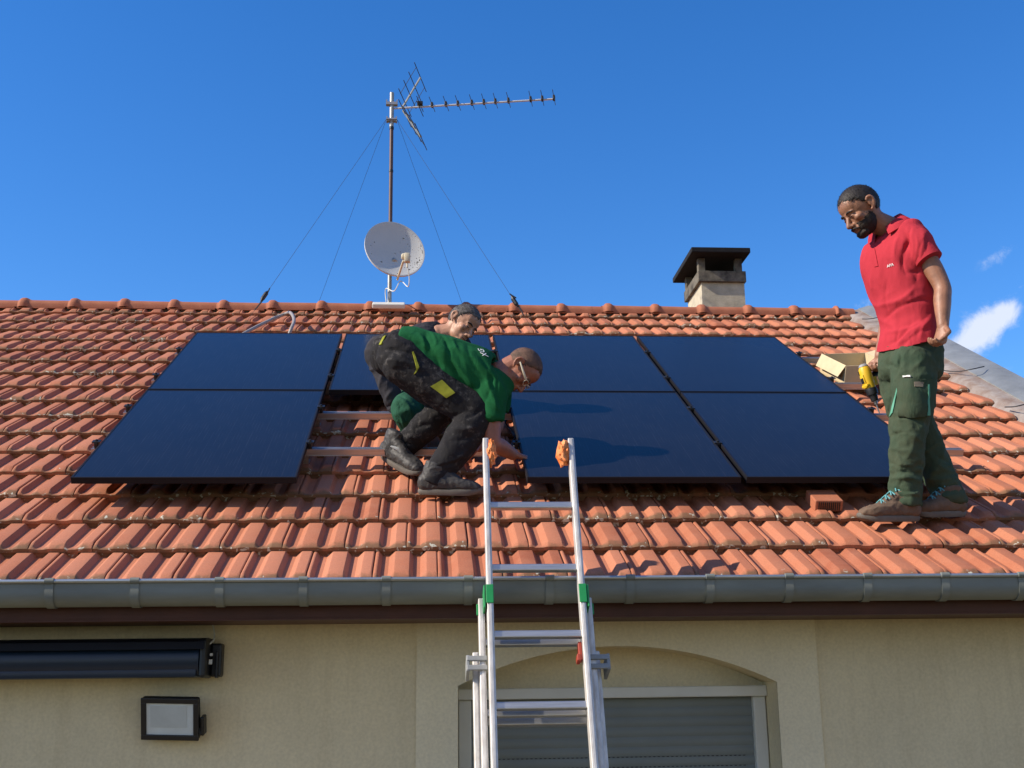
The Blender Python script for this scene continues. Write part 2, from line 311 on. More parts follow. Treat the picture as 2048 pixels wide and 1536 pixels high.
def mk():
    M['tile'] = tile_material(); M['glass'] = glass_panel_material()
    M['frame'] = mat('black_anodised', (.010,.010,.013), .55, 0, .22)
    M['alu'] = mat('aluminium', (.62,.62,.62), .38, .9, .5, .25, 30, stretch=(.2,3,3))
    M['ladder'] = mat('ladder_aluminium', (.80,.78,.74), .5, .45, .5, color2=(.50,.47,.43), noise_scale=26, stretch=(1,.35,1), detail=9)
    M['black'] = mat('black_plastic', (.012,.012,.013), .45)
    M['zinc'] = mat('zinc', (.215,.23,.205), .55, .08, .45, .3, 4, .05, 30, stretch=(.5,2,2))
    M['zincb'] = mat('zinc_bright', (.33,.35,.35), .5, .35, .5, .3, 6, .1, 40)
    M['rim'] = mat('zinc_rim_lit', (.50,.53,.54), .34, .75, .5, .2, 6)  # paler than the gutter zinc: sunlight caught on the rim, put into its colour
    M['mortar'] = mat('weathered_mortar', (.33,.30,.28), .9, 0, .2, color2=(.19,.125,.095), noise_scale=7, bump=.6, bump_scale=60, detail=8)
    M['plaster'] = mat('rough_render', (.73,.63,.41), .92, 0, .15, .10, 2.0, .35, 110)
    M['plaster2'] = mat('smooth_render', (.79,.70,.48), .9, 0, .15, .08, 2.5, .22, 140)
    M['fascia'] = mat('brown_fascia', (.085,.028,.018), .55, 0, .4, .3, 6)
    plaster_weather(M['plaster'], .28); plaster_weather(M['plaster2'], .10)
    M['shutter'] = mat('shutter_grey', (.20,.225,.215), .55, 0, .35, .12, 3)
    M['white'] = mat('white_pvc', (.66,.66,.60), .45, 0, .5, .1, 4)
    M['chim'] = mat('chimney_render', (.56,.50,.38), .95, 0, .1, .3, 9, .9, 90)
    M['soot'] = mat('sooty_concrete', (.20,.18,.145), .95, 0, .1, color2=(.055,.05,.045), noise_scale=9, bump=.9, bump_scale=80)
    M['capm'] = mat('black_slab', (.016,.016,.018), .85, 0, .25, .4, 14, .5, 60)
    M['mast'] = mat('mast_zinc', (.45,.45,.42), .45, .6, .5, .4, 14)
    M['mastb'] = mat('mast_brown', (.115,.06,.05), .5, .1, .5, .35, 18)
    M['boom'] = mat('boom_silver', (.62,.63,.65), .45, .15, .5, .15, 14)
    M['dish'] = mat('dish_enamel', (.55,.55,.53), .5, 0, .4, .06, 4)
    M['beige'] = mat('beige_plastic', (.62,.55,.40), .5)
    M['wire'] = mat('dark_wire', (.03,.03,.035), .6)
    M['conduit'] = mat('grey_conduit', (.30,.28,.27), .5, 0, .4, .15, 30)
    M['card'] = mat('cardboard', (.60,.49,.31), .85, 0, .15, .12, 12)
    M['green'] = mat('green_plastic', (.02,.30,.085), .45, 0, .4, .2, 30)
    M['grey'] = mat('grey_plastic', (.30,.31,.31), .5, 0, .4, .2, 30)
    M['redp'] = mat('red_plastic', (.32,.04,.02), .5)
    M['rag'] = mat('orange_rag', (.74,.17,.03), .85, 0, .1, color2=(.80,.33,.15), noise_scale=22, detail=3)
    M['navy'] = mat('navy_cassette', (.012,.026,.052), .35, 0, .5, .15, 3)
    M['navyd'] = mat('navy_hood', (.006,.008,.012), .45)
    M['lens'] = mat('lamp_glass', (.62,.68,.68), .15, 0, .5, .1, 8, coat=.3)
    M['lens2'] = mat('lamp_reflector', (.52,.56,.55), .4, 0, .5, .12, 12)
    M['yellow'] = mat('yellow_plastic', (.72,.45,.02), .4, 0, .4)
    M['steel'] = mat('steel', (.45,.43,.42), .35, .9)
    M['grass'] = mat('dry_lawn', (.07,.065,.025), .95, 0, .1, color2=(.10,.08,.035), noise_scale=3, bump=1, bump_scale=40)
    M['bounce_slab'] = mat('bounce_stone', (.22,.17,.10), .9, 0, .2, .25, 4, .3, 60)  # stone of the added slab that throws warm light up the wall
    M['fabr_red'] = mat('red_cotton', (.45,.036,.052), .9, 0, .12, .12, 9, .35, 400)
    M['fabr_green'] = mat('green_cotton', (.010,.105,.035), .9, 0, .12, .2, 8, .3, 400)
    M['trous_green'] = mat('green_workwear', (.042,.070,.044), .92, 0, .12, color2=(.064,.080,.050), noise_scale=7, bump=.3, bump_scale=350)
    M['trous_black'] = None
    M['jacket'] = mat('dark_jacket', (.045,.043,.05), .85, 0, .15, .25, 8, .25, 200)
    M['skin_dark'] = mat('tanned_skin', (.35,.165,.098), .5, 0, .45, .35, 22, .2, 120)
    M['skin_red'] = mat('ruddy_skin', (.36,.145,.09), .5, 0, .45, .3, 22, .2, 120)
    M['skin_pale'] = mat('pale_skin', (.50,.265,.17), .5, 0, .4, .22, 25, .12, 120)
    M['hair'] = mat('black_hair', (.024,.019,.017), .6, 0, .4, .4, 90, .8, 160)
    M['beard'] = mat('dark_beard', (.034,.023,.018), .7, 0, .3, .4, 90, .6, 160)
    M['hairb'] = mat('cropped_hair', (.075,.048,.036), .75, 0, .25, color2=(.17,.095,.065), noise_scale=28, bump=.6, bump_scale=200)
    M['hairg'] = mat('greying_hair', (.035,.031,.029), .7, 0, .3, color2=(.13,.12,.115), noise_scale=60, bump=.7, bump_scale=160)
    M['boot'] = mat('brown_boot', (.16,.105,.07), .75, 0, .3, .35, 18, .35, 120)
    M['bootb'] = mat('black_boot', (.022,.021,.022), .6, 0, .4, color2=(.06,.055,.05), noise_scale=16, bump=.3, bump_scale=80)
    M['sole'] = mat('grey_sole', (.15,.135,.115), .7, 0, .3, .3, 20)
    M['soleb'] = mat('dark_sole', (.05,.048,.045), .7, 0, .3, .3, 20)
    M['lace'] = mat('turquoise_lace', (.11,.34,.37), .8)
    M['lime'] = mat('lime_trim', (.30,.31,.03), .8, 0, .2, .2, 30)
    M['mint'] = mat('mint_trim', (.09,.30,.20), .7)
    M['paper'] = mat('white_print', (.80,.80,.78), .7)
    M['tan'] = mat('tan_label', (.22,.18,.13), .7)
    # paint spattered black workwear
    m_ = mat('spattered_workwear', (.026,.025,.027), .9, 0, .12, .35, 5, .3, 350); t = m_.node_tree; b = t.nodes['Principled BSDF']
    src = b.inputs['Base Color'].links[0].from_socket; tc = t.nodes.new('ShaderNodeTexCoord')
    n = N(t, 'ShaderNodeTexNoise'); n.inputs['Scale'].default_value = 34; n.inputs['Detail'].default_value = 7; n.inputs['Roughness'].default_value = .7; t.links.new(tc.outputs['Object'], n.inputs['Vector'])
    n2 = N(t, 'ShaderNodeTexNoise'); n2.inputs['Scale'].default_value = 6; t.links.new(tc.outputs['Object'], n2.inputs['Vector'])
    ma = N(t, 'ShaderNodeMath', operation='MULTIPLY_ADD'); t.links.new(n2.outputs[0], ma.inputs[0]); ma.inputs[1].default_value = .35; t.links.new(n.outputs[0], ma.inputs[2])
    mr = N(t, 'ShaderNodeMapRange'); t.links.new(ma.outputs[0], mr.inputs[0]); mr.inputs[1].default_value = .72; mr.inputs[2].default_value = .90; mr.inputs[4].default_value = .5
    mx = N(t, 'ShaderNodeMix', data_type='RGBA'); t.links.new(mr.outputs[0], mx.inputs[0]); t.links.new(src, mx.inputs[6]); mx.inputs[7].default_value = (.16,.15,.14,1)
    t.links.new(mx.outputs[2], b.inputs['Base Color']); M['trous_black'] = m_
    for k in ('trous_green','trous_black','jacket'): crease(M[k], 20, .5)
    for k in ('fabr_red','fabr_green'): crease(M[k], 13, .45, .014, (1,1,.3))
mk()

# ------------------------------------------------------------------ ground
g = MB(); g.add([(-300,-300,0),(300,-300,0),(300,300,0),(-300,300,0)], [(0,1,2,3)])
tag(g.build('lawn', M['grass']), kind='structure')
WALL_Y = -.35
g = MB(); g.box((0,-1.85,.02), (16,3.0,.04)); tag(g.build('bounce_path', M['bounce_slab']), kind='structure')  # unseen paving, added to bounce sunlight onto the shaded wall

# ------------------------------------------------------------------ house
house = tag(empty('house', (0, WALL_Y, 0)), 'cream rendered house with a red clay tile roof and arched shuttered window', 'house')
X_L, X_R = -6.0, 6.15
Z_EAVE = Z0 - .752
def arch_z(x):
    a, b_ = 1.952, 3.474; c = (a+b_)/2; hw = (b_-a)/2; rise = .175; t = (x-c)/hw
    if abs(t) >= 1: return None
    Rr = (hw*hw+rise*rise)/(2*rise); return Z0-1.053 + math.sqrt(Rr*Rr-(x-c)**2) - (Rr-rise)
def front(xa, xb, y, zt, thick, zb=0.0):
    """upright slab with the arched opening cut out"""
    mb = MB(); a, b_ = 1.952, 3.474
    xs = sorted(set([xa, xb] + [a + (b_-a)*i/32 for i in range(33)])); xs = [x for x in xs if xa-1e-6 <= x <= xb+1e-6]
    for x0, x1 in zip(xs, xs[1:]):
        if x0 >= a-1e-6 and x1 <= b_+1e-6:
            z0, z1 = arch_z(x0) or Z0-1.053, arch_z(x1) or Z0-1.053
            mb.add([(x0,y,z0),(x1,y,z1),(x1,y,zt),(x0,y,zt)], [(0,1,2,3)])
            mb.add([(x0,y,z0),(x1,y,z1),(x1,y+thick,z1),(x0,y+thick,z0)], [(0,1,2,3)])
        else:
            mb.add([(x0,y,zb),(x1,y,zb),(x1,y,zt),(x0,y,zt)], [(0,1,2,3)])
    for x in (a, b_): mb.add([(x,y,zb),(x,y+thick,zb),(x,y+thick,Z0-1.053),(x,y,Z0-1.053)], [(0,1,2,3)])
    for x in (xa, xb): mb.add([(x,y,zb),(x,y+thick,zb),(x,y+thick,zt),(x,y,zt)], [(0,1,2,3)])
    return mb
wl = front(X_L, X_R, WALL_Y, Z_EAVE-.002, .26)
ZR = Z0 + 2.30; YR = roof(0,5.17).y; YB = 2*YR - WALL_Y
wl.add([(X_L,WALL_Y,0),(X_L,YB,0),(X_L,YB,Z_EAVE),(X_L,YR,ZR-.1),(X_L,WALL_Y,Z_EAVE)], [(0,1,2,3,4)])
wl.add([(X_R,WALL_Y,0),(X_R,YB,0),(X_R,YB,Z_EAVE),(X_R,YR,ZR-.1),(X_R,WALL_Y,Z_EAVE)], [(0,1,2,3,4)])
wl.add([(X_L,YB,0),(X_R,YB,0),(X_R,YB,Z_EAVE),(X_L,YB,Z_EAVE)], [(0,1,2,3)])
wall = wl.build('wall', M['plaster'], house)
sr = front(1.757, 3.678, WALL_Y-.008, Z_EAVE-.004, .012).build('window_surround', M['plaster2'], house)
nb = MB(); nb.add([(1.9,WALL_Y+.255,.8),(3.55,WALL_Y+.255,.8),(3.55,WALL_Y+.255,Z_EAVE),(1.9,WALL_Y+.255,Z_EAVE)], [(0,1,2,3)])
nb.build('arch_infill', M['plaster2'], house)
# window
win = empty('window', (2.71, WALL_Y+.09, Z0-1.6)); win.parent = house; win.matrix_parent_inverse = world_of(house).inverted()
yw = WALL_Y+.185
fx0, fx1, fzt = 1.956, at(1534,1400,yw).x, at(1240,1374,yw).z
b = MB(); b.bbox(((fx0+fx1)/2, yw+.02, fzt-.026), (fx1-fx0, .07, .052), .006); b.build('shutter_box', M['white'], win)
for x in (fx0+.035, fx1-.035):
    b = MB(); b.bbox((x, yw+.035, fzt-.052-.6), (.062, .05, 1.2), .005); b.build('window_frame', M['white'], win)
b = MB(); zs = fzt-.052
poly = []
k = 0; z = zs; prof = []
while z > .95:
    prof += [(0.0, z), (-.004, z-.005), (-.006, z-.023), (-.004, z-.041), (0.0, z-.0455)]; z -= .0465
vs = []; fs = []
for i, (dy, z) in enumerate(prof):
    vs += [(fx0+.066, yw+.05+dy, z), (fx1-.066, yw+.05+dy, z)]
    if i: fs.append((2*i-2, 2*i-1, 2*i+1, 2*i))
b.add(vs, fs); b.build('roller_shutter', M['shutter'], win, True, 50)
b = MB()
z = zs - .0465*6
while z > .95:
    for kx in range(60):
        b.box((fx0+.09+kx*.0222, yw+.0478, z+.0006), (.011, .006, .0034))
    z -= .0465
b.build('shutter_slots', M['black'], win)
# floor slab bottom of the window
b = MB(); b.bbox((2.71, WALL_Y-.02, .9), (1.62, .24, .06), .008); b.build('window_sill', M['plaster2'], win)
# fascia and soffit
b = MB(); b.box((0.075, -.705, Z0-.68), (12.2, .03, .145)); b.box((0.075, -.53, Z0-.757), (12.2, .37, .012))
b.build('fascia', M['fascia'], house)
# gutter
def gut_profile(o, n=14, r=.062, drop=.045):
    """half round trough section as (y, z)"""
    pts = [(-r, 0)] + [(-r, -drop*i/3) for i in range(1, 3)]
    for i in range(n+1):
        t = math.pi*i/n; pts.append((-r*math.cos(t), -drop - r*math.sin(t)*.98))
    pts += [(r, 0)]
    return [(y*(1+o/r), z - (o if abs(y) < r*.99 else 0)) for y, z in pts]
GY, GZ = -.79, Z0-.6
def extr(mb, prof, xa, xb, y0, z0, closed=False):
    n = len(prof); vs = [(x, y0+y, z0+z) for x in (xa, xb) for y, z in prof]
    return mb.add(vs, [(i, i+1, n+i+1, n+i) for i in range(n-1)])
b = MB(); p0 = gut_profile(0); p1 = gut_profile(-.003); extr(b, p0, -6.1, 6.3, GY, GZ); extr(b, p1, -6.1, 6.3, GY, GZ)
gut = b.build('gutter', M['zinc'], house, True, 50)
b = MB(); b.tube([(-6.1, GY-.066, GZ), (6.3, GY-.066, GZ)], .009, 12); b.build('gutter_rim', M['rim'], gut, True)
gx = [-5.6+.358*i for i in range(-1, 34)]
off = (.195 - gx[0]) % .358
for x in gx:
    x += off
    if not (-1.0 < x < 5.6): continue
    b = MB(); pp = gut_profile(.005)
    n = len(pp); vs = [(x+dx, GY+y, GZ+z) for dx in (-.0185, .0185) for y, z in pp] + [(x+dx, GY+y*.92, GZ+z+.003) for dx in (-.017, .017) for y, z in pp]
    b.add(vs, [(i, i+1, n+i+1, n+i) for i in range(n-1)] + [(i, i+1, 2*n+i+1, 2*n+i) for i in range(n-1)] + [(n+i, n+i+1, 3*n+i+1, 3*n+i) for i in range(n-1)])
    b.tube([(x-.019, GY-.066, GZ+.001), (x+.019, GY-.066, GZ+.001)], .0135, 10, cap=.1)
    b.build('gutter_bracket', M['zinc'], gut, True, 50)

# roof tiles: one sheet of interlocking tiles laid in half bond
TW, TL, S0, NROW = .2915, .3705, -.943, 17
def tile_sheet():
    ux = [0, .003, .0075, .012, .016, .030, .032, .064, .066, .090, .093, .096, .128, .157, .1595, .162, .176, .178, .210, .212, .236, .239, .242, .270, .282, .2865, .2870, .2905]
    uh = [.017,.0225,.0245,.0245,.023,.0015, 0, 0, .0015,.0235,.0255,.026,.0262,.026,.0255,.0235,.0015, 0, 0, .0015,.0235,.0255,.026,.026,.0258,.0235, .012, .012]
    vy = [0, .004, .012, .024, .040, .056, .075, .12, .25, TL+.02]
    def g(v): t = min(max(v/.060, 0), 1); return .20 + .80*math.sin(t*math.pi/2)**1.05
    ux, uh = np.array(ux), np.array(uh); nu = len(ux)
    V, F, tone = [], [], []
    verts = []
    for j, v in enumerate(vy):
        base = -.005 - .042*v/TL
        drop = -.0022 if j == 0 else (-.0006 if j == 1 else 0)
        for u, h in zip(ux, uh): verts.append((u, v, base + h*g(v) + drop))
    nv = len(vy)
    lo = len(verts)
    for u in ux: verts.append((u, .001, -.0225))       # foot of the lip
    lo2 = len(verts)
    for u in ux: verts.append((u, .03, -.0225))        # underside
    faces = [(j*nu+i, j*nu+i+1, (j+1)*nu+i+1, (j+1)*nu+i) for j in range(nv-1) for i in range(nu-1)]
    faces += [(lo+i, lo+i+1, i+1, i) for i in range(nu-1)] + [(lo2+i, lo2+i+1, lo+i+1, lo+i) for i in range(nu-1)]
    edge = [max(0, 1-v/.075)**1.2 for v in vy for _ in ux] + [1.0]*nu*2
    for uc in (.048, .194):                             # nibs that close the troughs of the course below
        k = len(verts); w0, w1 = .034, .020
        for y in (.010, .034):
            verts += [(uc-w0, y, -.0223), (uc+w0, y, -.0223), (uc+w1, y, -.051), (uc-w1, y, -.051)]
        faces += [(k+3,k+2,k+1,k), (k,k+4,k+7,k+3), (k+2,k+6,k+5,k+1), (k+3,k+7,k+6,k+2)]
        edge += [1.0]*8
    TV = np.array(verts); TE = np.array(edge); TF = faces
    allv, allf, cols = [], [], []
    rng = np.random.default_rng(3); k = 0
    for r in range(NROW):
        x0 = -3.6 + (.105 - (-3.6)) % TW - TW + (0 if r % 2 == 0 else TW/2)
        s = S0 + TL*r
        xs = np.arange(x0, 5.90 - TW*.5, TW)
        for x in xs:
            P = TV.copy()
            # every tile sits a little differently
            dz = rng.normal(0, .0012); tx = rng.normal(0, .004); ty = rng.normal(0, .003); ds = rng.normal(0, .0022); dx = rng.normal(0, .0008)
            P[:,2] += dz + (P[:,0]-TW/2)*tx + (P[:,1]-TL/2)*ty*.5
            P[:,0] += x + dx; P[:,1] += s + ds + (P[:,0]-x-TW/2)*rng.normal(0, .003)
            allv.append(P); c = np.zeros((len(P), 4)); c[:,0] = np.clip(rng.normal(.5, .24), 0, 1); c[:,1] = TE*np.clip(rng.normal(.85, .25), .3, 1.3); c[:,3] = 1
            cols.append(c); allf += [tuple(i+k for i in f) for f in TF]; k += len(P)
    Vv = np.concatenate(allv); Cc = np.concatenate(cols)
    Pw = np.array([0,0,Z0])[None] + Vv[:,0:1]*np.array([1,0,0]) + Vv[:,1:2]*np.array(SL)[None] + (Vv[:,2:3]-.15)*np.array(RN)[None]
    me = bpy.data.meshes.new('roof'); me.from_pydata(Pw.tolist(), [], allf)
    a = me.color_attributes.new('tone', 'FLOAT_COLOR', 'POINT'); a.data.foreach_set('color', Cc.astype(np.float32).ravel())
    return me
def set_tone(o, t, e=0.0):
    me = o.data; a = me.color_attributes.new('tone', 'FLOAT_COLOR', 'POINT'); a.data.foreach_set('color', [x for _ in me.vertices for x in (t, e, 0, 1)])
roofo = link('roof', tile_sheet(), M['tile'], house, True, 24)
b = MB()   # under layer and the back slope
A0, A1 = roof(X_L,-.90,-.085), roof(X_R,-.90,-.085); B0, B1 = roof(X_L,5.2,-.085), roof(X_R,5.2,-.085)
b.add([A0,A1,B1,B0], [(0,1,2,3)])
C0, C1 = Vector((X_L, 2*YR-A0.y, A0.z)), Vector((X_R, 2*YR-A0.y, A0.z)); b.add([B0+Vector((0,0,.09)),B1+Vector((0,0,.09)),C1+Vector((0,0,.09)),C0+Vector((0,0,.09))], [(0,1,2,3)])
o = b.build('back_slope', M['tile'], roofo); set_tone(o, .4)
# the tiles left of the picture, a plain continuation of the same slope
b = MB(); b.add([roof(X_L,-.93,-.02), roof(-3.6,-.93,-.02), roof(-3.6,5.2,-.02), roof(X_L,5.2,-.02)], [(0,1,2,3)]); o = b.build('side_slope', M['tile'], roofo); set_tone(o, .4)
# ridge tiles
RP = .4465
def ridge_tile():
    b = MB(); rings = []
    prof = [(0, .105, .082), (.02, .108, .086), (.03, .124, .100), (.045, .130, .107), (.075, .130, .107), (.092, .123, .100), (.105, .112, .09), (.13, .108, .086), (.30, .106, .084), (RP+.01, .105, .082)]
    n = 16
    for x, ry, rz in prof:
        for k in range(n+1):
            t = math.pi*k/n; y, z = -math.cos(t), math.sin(t)
            y = math.copysign(abs(y)**.85, y); rings.append((x, y*ry, z**.8*rz if z > 0 else 0))
    m_ = len(prof)
    b.add(rings, [(i*(n+1)+k, i*(n+1)+k+1, (i+1)*(n+1)+k+1, (i+1)*(n+1)+k) for i in range(m_-1) for k in range(n)])
    # underside rim gives the shell some thickness
    for sgn in (-1, 1): b.box((RP/2, sgn*.098, -.006), (RP-.02, .02, .014))
    return b.mesh('ridge_tile')
RIDGE = roof(0, 5.17, -.028)
first = None
xk = -.969 - RP*6
i = 0
while xk < 5.75:
    if xk > -3.4:
        me = ridge_tile() if first is None else first.data
        o = bpy.data.objects.new('ridge_tile', me if first is None or True else None)
        if first is None:
            me.materials.append(M['tile']); me.polygons.foreach_set('use_smooth', [True]*len(me.polygons)); me.set_sharp_from_angle(angle=R_(50))
            first = o
        COL.objects.link(o)
        if first is o: set_tone(o, .12)
        o.parent = roofo; o.matrix_parent_inverse = world_of(roofo).inverted()
        o.location = (xk-.05, RIDGE.y, RIDGE.z + random.uniform(-.003,.003)); o.rotation_euler = (random.uniform(-.02,.02), random.uniform(-.006,.006), random.uniform(-.006,.006))
        if xk > 5.5: o.scale.x = .42
    xk += RP; i += 1
# dark packing under the ridge
b = MB(); b.box((1.2, RIDGE.y, RIDGE.z-.03), (9.2, .15, .05)); b.build('ridge_bedding', M['soot'], roofo)
# zinc verge on the right
b = MB()
def strip(xa, ha, xb, hb, sa=-.93, sb=5.25, n=40):
    vs = []
    for i in range(n+1):
        s_ = sa + (sb-sa)*i/n
        vs += [roof(xa, s_, ha), roof(xb, s_, hb)]
    return vs, [(2*i, 2*i+1, 2*i+3, 2*i+2) for i in range(n)]
b.add(*strip(5.955, .045, 6.05, .075)); b.add(*strip(6.05, .075, 6.20, .085)); b.add(*strip(6.20, .085, 6.215, .06)); b.add(*strip(6.215, .06, 6.215, -.2)); b.add(*strip(5.955, .045, 5.955, -.02))
b.build('verge_flashing', M['zincb'], roofo, True, 25)
b = MB(); n = 60; vs = []
for i in range(n+1):
    s_ = -.93 + 6.18*i/n
    for x, h in ((5.78, -.03), (5.83+.03*noise.noise((s_*3,1,0)), .022), (5.89, .030+.012*noise.noise((s_*5,0,0))), (5.957, .038)): vs.append(roof(x, s_, h))
b.add(vs, [(4*i+k, 4*i+k+1, 4*i+5+k, 4*i+4+k) for i in range(n) for k in range(3)])
b.build('verge_mortar', M['mortar'], roofo, True, 60)
# vent tile by the standing man's boots
vt = MB(); c = roof(3.905, -.03, .028)
vt.bbox(c, (.15, .17, .062), .006, ROOFM)
vto = vt.build('vent_tile', M['tile'], house); set_tone(vto, .35)
b = MB()
for k in range(11): b.box(roof(3.905-.055+.011*k, -.1165, .028), (.0045, .006, .046), ROOFM)
b.build('vent_slots', M['black'], vto)
# chimney
ch = empty('chimney', (4.79, 5.5, Z0+2.2)); ch.parent = house; ch.matrix_parent_inverse = world_of(house).inverted()
b = MB(); b.box((4.785, 5.5, Z0+2.4), (.44, .64, 1.0)); b.build('stack', M['chim'], ch)
b = MB(); b.bbox((4.775, 5.49, Z0+2.955), (.49, .69, .115), .006); b.build('collar', M['soot'], ch)
zc0, zc1 = Z0+3.0125, Z0+3.155
for x in (4.575, 4.955):
    for y in (5.20, 5.78):
        b = MB(); b.bbox((x, y, (zc0+zc1)/2), (.07, .07, zc1-zc0), .004); b.build('chimney_post', M['soot'], ch)
b = MB(); b.bbox((4.74, 5.475, zc1+.0275), (.60, .95, .055), .008); b.bbox((4.74, 5.475, zc1+.063), (.50, .85, .02), .006); b.build('chimney_cap', M['capm'], ch)
b = MB(); b.lathe([(.11,0),(.11,.05),(.085,.05),(.085,0)], (4.775,5.49,Z0+3.0), (0,0,1), 20); b.build('flue', M['soot'], ch)

# ------------------------------------------------------------------ solar panels
PW, PL, PG = 1.134, 1.722, .0285
def make_panel(X, s):
    root = empty('solar_panel'); root.matrix_world = Matrix.Translation(roof(X, s, .15)) @ ROOFM.to_4x4()
    b = MB(); t = .011; h = .035
    for c, sz in (((PW/2, t/2, -h/2), (PW, t, h)), ((PW/2, PL-t/2, -h/2), (PW, t, h)), ((t/2, PL/2, -h/2), (t, PL-2*t, h)), ((PW-t/2, PL/2, -h/2), (t, PL-2*t, h))):
        b.bbox(c, sz, .0015)
    b.add([(0.02,.02,-.032),(PW-.02,.02,-.032),(PW-.02,PL-.02,-.032),(.02,PL-.02,-.032)], [(0,3,2,1)])
    f = b.build('panel_frame', M['frame']); f.parent = root
    b = MB(); b.box((PW/2, PL/2, -.005), (PW-2*t, PL-2*t, .006)); g_ = b.build('panel_glass', M['glass']); g_.parent = root
    return root
PANELS = [(0,0,'black solar panel of the lower row standing alone left of the empty slot'),
 (2,0,'lower row solar panel with the men\'s shadows on it, behind the ladder top'),
 (3,0,'lower row solar panel at the right end, next to the man in red'),
 (0,1,'upper row solar panel at the left end, just below the grey conduit hose'),
 (1,1,'upper row solar panel above the empty slot, behind the two crouching men'),
 (2,1,'upper row solar panel right behind the head of the bent man'),
 (3,1,'upper row solar panel at the right end, touching the cardboard box')]
pan0 = None
def copy_tree(o, parent=None):
    c = o.copy(); COL.objects.link(c)
    if parent is not None: c.parent = parent
    for chd in [q for q in bpy.data.objects if q.parent == o]: copy_tree(chd, c)
    return c
for c, r, lab in PANELS:
    X = c*(PW+PG); s = r*(PL+.02)
    if pan0 is None: p = pan0 = make_panel(X, s)
    else:
        p = copy_tree(pan0); p.matrix_world = Matrix.Translation(roof(X, s, .15)) @ ROOFM.to_4x4()
    tag(p, lab, 'solar panel', 'black solar panels on the roof')
# rails with clamps
def clamp_mesh():
    b = MB(); b.bbox((0,0,.017), (.02,.045,.036), .003); b.bbox((0,0,.037), (.046,.04,.006), .002); b.tube([(0,0,.038),(0,0,.047)], .008, 8, cap=.2)
    return b
cl0 = None
for s, lab in ((.60,'lowest mounting rail, crossing the empty slot by the bent man\'s boots'), (1.33,'second mounting rail from the eave, crossing the slot at knee height'),
               (2.115,'third mounting rail from the eave, under the upper panels near the cardboard box'), (2.89,'topmost mounting rail under the upper row of panels')):
    root = empty('mounting_rail'); root.matrix_world = Matrix.Translation(roof(0, s, .075)) @ ROOFM.to_4x4()
    tag(root, lab, 'mounting rail', 'aluminium rails under the panels')
    b = MB(); x0, x1 = -.055, 4.93
    for yc, w_ in ((-.0155, .009), (.0155, .009)): b.box(((x0+x1)/2, yc, .034), (x1-x0, w_, .012))
    b.box(((x0+x1)/2, 0, .0145), (x1-x0, .036, .027)); b.box(((x0+x1)/2, 0, .001), (x1-x0, .044, .003))
    q = b.build('rail_profile', M['alu']); q.parent = root
    for xc in (-.026, PW+PG/2, 2*(PW+PG)-PG/2, 3*(PW+PG)-PG/2, 4*(PW+PG)-PG+.026):
        if cl0 is None: q = cl0 = clamp_mesh().build('clamp', M['black'])
        else: q = cl0.copy(); COL.objects.link(q)
        q.parent = root; q.location = (xc, 0, .041)
    for k in range(6):
        b = MB(); xh = .25+.87*k; b.box((xh, .03, -.03), (.03, .006, .08)); b.box((xh, .075, -.067), (.03, .09, .006)); q = b.build('roof_hook', M['alu']); q.parent = root

# ------------------------------------------------------------------ conduit, cables
pts = [onroof(486,668,.03), onroof(520,650,.045), onroof(548,637,.055), onroof(568,629,.07)]
pts += [onroof(579,625,.10), onroof(586,632,.12), onroof(588,643,.12), onroof(583,656,.10), onroof(578,670,.05)]
b = MB(); b.tube(pts, .0145, 10, smooth=6)
b.tube([pts[2]-(pts[3]-pts[1]).normalized()*.025, pts[2]+(pts[3]-pts[1]).normalized()*.025], .018, 10, cap=.2)
tag(b.build('conduit_hose', M['conduit'], None, True, 60), 'grey corrugated conduit hose looping over the tiles above the left panels', 'hose')
b = MB(); b.tube([onroof(1725,638,.05), onroof(1745,637,.06), onroof(1790,628,.11), onroof(1840,622,.11)], .0042, 8, smooth=6)
tag(b.build('black_cable', M['wire'], None, True), 'short black cable on the verge flashing behind the man in red', 'cable')
b = MB(); b.tube([onroof(1888,741,.03), onroof(1915,743,.05), onroof(1945,738,.095), onroof(1968,733,.10)], .0042, 8, smooth=6)
tag(b.build('black_cable', M['wire'], None, True), 'black cable crossing the zinc verge right of the man\'s hand', 'cable')
b = MB(); b.tube([onroof(2010,814,.03), onroof(2030,813,.07), onroof(2060,806,.1)], .0042, 8, smooth=6)
tag(b.build('black_cable', M['wire'], None, True), 'black cable end lowest down on the zinc verge at the picture edge', 'cable')

b = MB(); b.tube([onroof(1012,812,.02), onroof(1018,826,.06), onroof(1010,842,.05), onroof(1020,858,.02), onroof(1031,872,.05), onroof(1024,888,.03), onroof(1036,896,.07)], .0055, 8, smooth=6)
for p_, q_ in ((onroof(1014,833,.055), onroof(1011,841,.05)), (onroof(1026,866,.035), onroof(1031,873,.05))): b.tube([p_, q_], .012, 8, cap=.3)
tag(b.build('panel_cable', M['wire'], None, True, 60), 'black connector cable dangling in the gap by the bent man\'s hand', 'cable')

